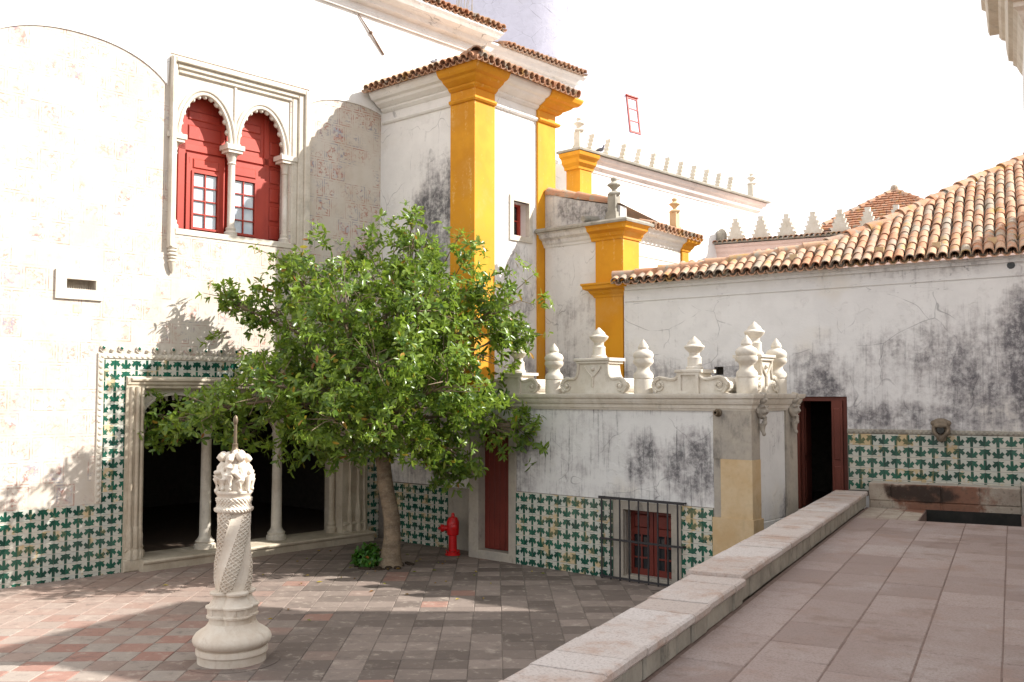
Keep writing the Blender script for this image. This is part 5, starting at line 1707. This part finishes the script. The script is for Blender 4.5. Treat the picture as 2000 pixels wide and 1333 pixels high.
def leaf_cloud(whorls, lmin, lmax, wr, nmin, nmax, name, mat_, parent):
    V, F, T_ = [], [], []
    for p, ax, dt in whorls:
        n_ = int(rng.integers(nmin, nmax + 1))
        a = ax.orthogonal().normalized()
        c = ax.cross(a)
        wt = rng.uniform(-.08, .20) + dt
        for k in range(n_):
            th = 2 * math.pi * k / n_ + rng.uniform(-.7, .7)
            el = rng.uniform(-.2, 1.2)
            d = (a * math.cos(th) + c * math.sin(th)) * math.cos(el) + ax * math.sin(el)
            d = (d + Vector((0, 0, -rng.uniform(0, .5)))).normalized()
            L = rng.uniform(lmin, lmax); w = L * wr * rng.uniform(.85, 1.2)
            sd = d.cross(ax)
            if sd.length < .05: sd = d.orthogonal()
            sd.normalize()
            up_ = sd.cross(d)
            o_ = len(V)
            base = p + ax * rng.uniform(-.05, .03)
            V += [base, base + d * L * .35 + sd * w * .80 + up_ * w * .25, base + d * L * .38 - up_ * w * .05, base + d * L * .35 - sd * w * .80 + up_ * w * .25,
                  base + d * L * .74 + sd * w * .88 - up_ * L * .02, base + d * L * .76 - up_ * L * .07, base + d * L * .74 - sd * w * .88 - up_ * L * .02, base + d * L - up_ * L * .14]
            F += [(o_, o_ + 1, o_ + 2), (o_, o_ + 2, o_ + 3), (o_ + 1, o_ + 4, o_ + 5, o_ + 2), (o_ + 2, o_ + 5, o_ + 6, o_ + 3), (o_ + 4, o_ + 7, o_ + 5), (o_ + 5, o_ + 7, o_ + 6)]
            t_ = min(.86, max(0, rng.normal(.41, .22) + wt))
            if rng.uniform() < .035: t_ = rng.uniform(.9, 1.)
            T_ += [t_] * 8
    me = bpy.data.meshes.new(name)
    me.from_pydata([tuple(v) for v in V], [], F)
    me.materials.append(M[mat_])
    at = me.attributes.new('tint', 'FLOAT', 'POINT')
    at.data.foreach_set('value', T_)
    me.polygons.foreach_set('use_smooth', [True] * len(F))
    me.update()
    return link(name, me, parent)
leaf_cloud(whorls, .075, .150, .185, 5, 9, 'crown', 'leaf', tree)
b = MB()
for k in range(60):
    a = rng.uniform(0, 2 * math.pi); rr = .42 * math.sqrt(rng.uniform())
    b.sphere((TB0.x - .08 + rr * math.cos(a), TB0.y - .04 + rr * math.sin(a), rng.uniform(-.01, .02)), rng.uniform(.03, .07), 7, 5, (1, 1, .45))
so = part('soil_patch', b, 'soil', court, smooth=True); so['kind'] = 'stuff'

sb = thing('shrub', 'small bright green shrub at the foot of the tree trunk', 'shrub', TB0 + RV * -.34 + FV * -.02)
wh_ = []
bs = MB()
for k in range(120):
    v = Vector(rng.normal(size=3)).normalized(); v.z = abs(v.z)
    p = Vector((v.x * .24, v.y * .22, .06 + v.z * .27)) * rng.uniform(.6, 1.0)
    wh_.append((p, (v + Vector((0, 0, .6))).normalized(), 0.))
    if k % 4 == 0:
        bs.tube([(0, 0, 0), tuple(p * .5 + Vector((0, 0, .04))), tuple(p)], [.007, .005, .003], 4)
part('stems', bs, 'bark', sb)
leaf_cloud(wh_, .055, .10, .26, 6, 9, 'foliage', 'leaf2', sb)

fl = []
for k in range(70):
    a = rng.uniform(0, 2 * math.pi); rr = abs(rng.normal(0, 2.0)) + .3
    x, y = TB0.x + rr * math.cos(a) * .9, TB0.y + rr * math.sin(a)
    n_, t_ = w2t(x, y)
    if x > -13.5 and y < 11.5 and n_ < -2.6:
        fl.append((Vector((x, y, .012)), Vector((0, 0, 1)), rng.uniform(.2, .7)))
V, F, T_ = [], [], []
for q, ax, tt in fl:
    a = rng.uniform(0, 2 * math.pi); L = rng.uniform(.05, .10); w = L * .2
    d = Vector((math.cos(a), math.sin(a), 0)); sd = Vector((-d.y, d.x, 0)); o_ = len(V)
    V += [q, q + d * L * .45 + sd * w + Vector((0, 0, .012)), q + d * L, q + d * L * .45 - sd * w + Vector((0, 0, .010)), q + d * L * .5 - Vector((0, 0, .004))]
    F += [(o_, o_ + 1, o_ + 4), (o_ + 1, o_ + 2, o_ + 4), (o_ + 2, o_ + 3, o_ + 4), (o_ + 3, o_, o_ + 4)]
    T_ += [rng.uniform(.93, 1.0)] * 5
me = bpy.data.meshes.new('fallen_leaves')
me.from_pydata([tuple(v) for v in V], [], F)
me.materials.append(M['leaf'])
me.attributes.new('tint', 'FLOAT', 'POINT').data.foreach_set('value', T_)
lt = tag(link('fallen_leaves', me), 'brown fallen leaves scattered over the paving under the tree', 'leaves')
lt['kind'] = 'stuff'

# ------------------------------------------------------------------ pigeons
def pigeon():
    b = MB()
    b.sphere((0, 0, .085), .06, 12, 9, (1.55, .85, .9))
    b.tube([(.06, 0, .10), (.085, 0, .15), (.09, 0, .17)], [.04, .028, .024], 8)
    b.sphere((.095, 0, .185), .028, 10, 8)
    b.tube([(.115, 0, .183), (.14, 0, .177)], [.008, .003], 6)
    b.tube([(-.06, 0, .085), (-.13, 0, .06), (-.18, 0, .045)], [.045, .03, .018], 8)
    for q in (-1, 1):
        b.tube([(.01, q * .02, .05), (.012, q * .022, .0), (.035, q * .024, .003)], [.009, .006, .005], 6)
    b.v = [(x * .78, y * .78, z * .78) for x, y, z in b.v]
    return blobmesh(b, .005, 'pigeon', 'bird', 1)
PG = pigeon()
for (p, rz_, lab) in (((-11.95, 11.86, 8.50), 1.9, 'grey pigeon perched on the tiled roof of the yellow tower'), ((-12.36, 17.55, 8.11), .3, 'grey pigeon sitting on the cornice beside the first merlon')):
    tag(link('pigeon', PG, None, p, rz_), lab, 'pigeon', 'pigeons')
# dry plants on the tower roof
b = MB()
for k in range(140):
    x = rng.uniform(-13.45, -12.1)
    h = .10 + .22 * rng.uniform() * (1 - abs((x + 12.6) / 1.0) * .6)
    y0 = 11.9 + rng.uniform(0, .25)
    b.tube([(x, y0, 8.45), (x + rng.uniform(-.05, .05), y0 + rng.uniform(-.05, .05), 8.45 + h * .6), (x + rng.uniform(-.12, .12), y0, 8.45 + h)], [.004, .003, .0015], 3)
tag(part('roof_weeds', b, 'dry', None), 'dry grasses growing in the gutter of the tower roof', 'weeds')
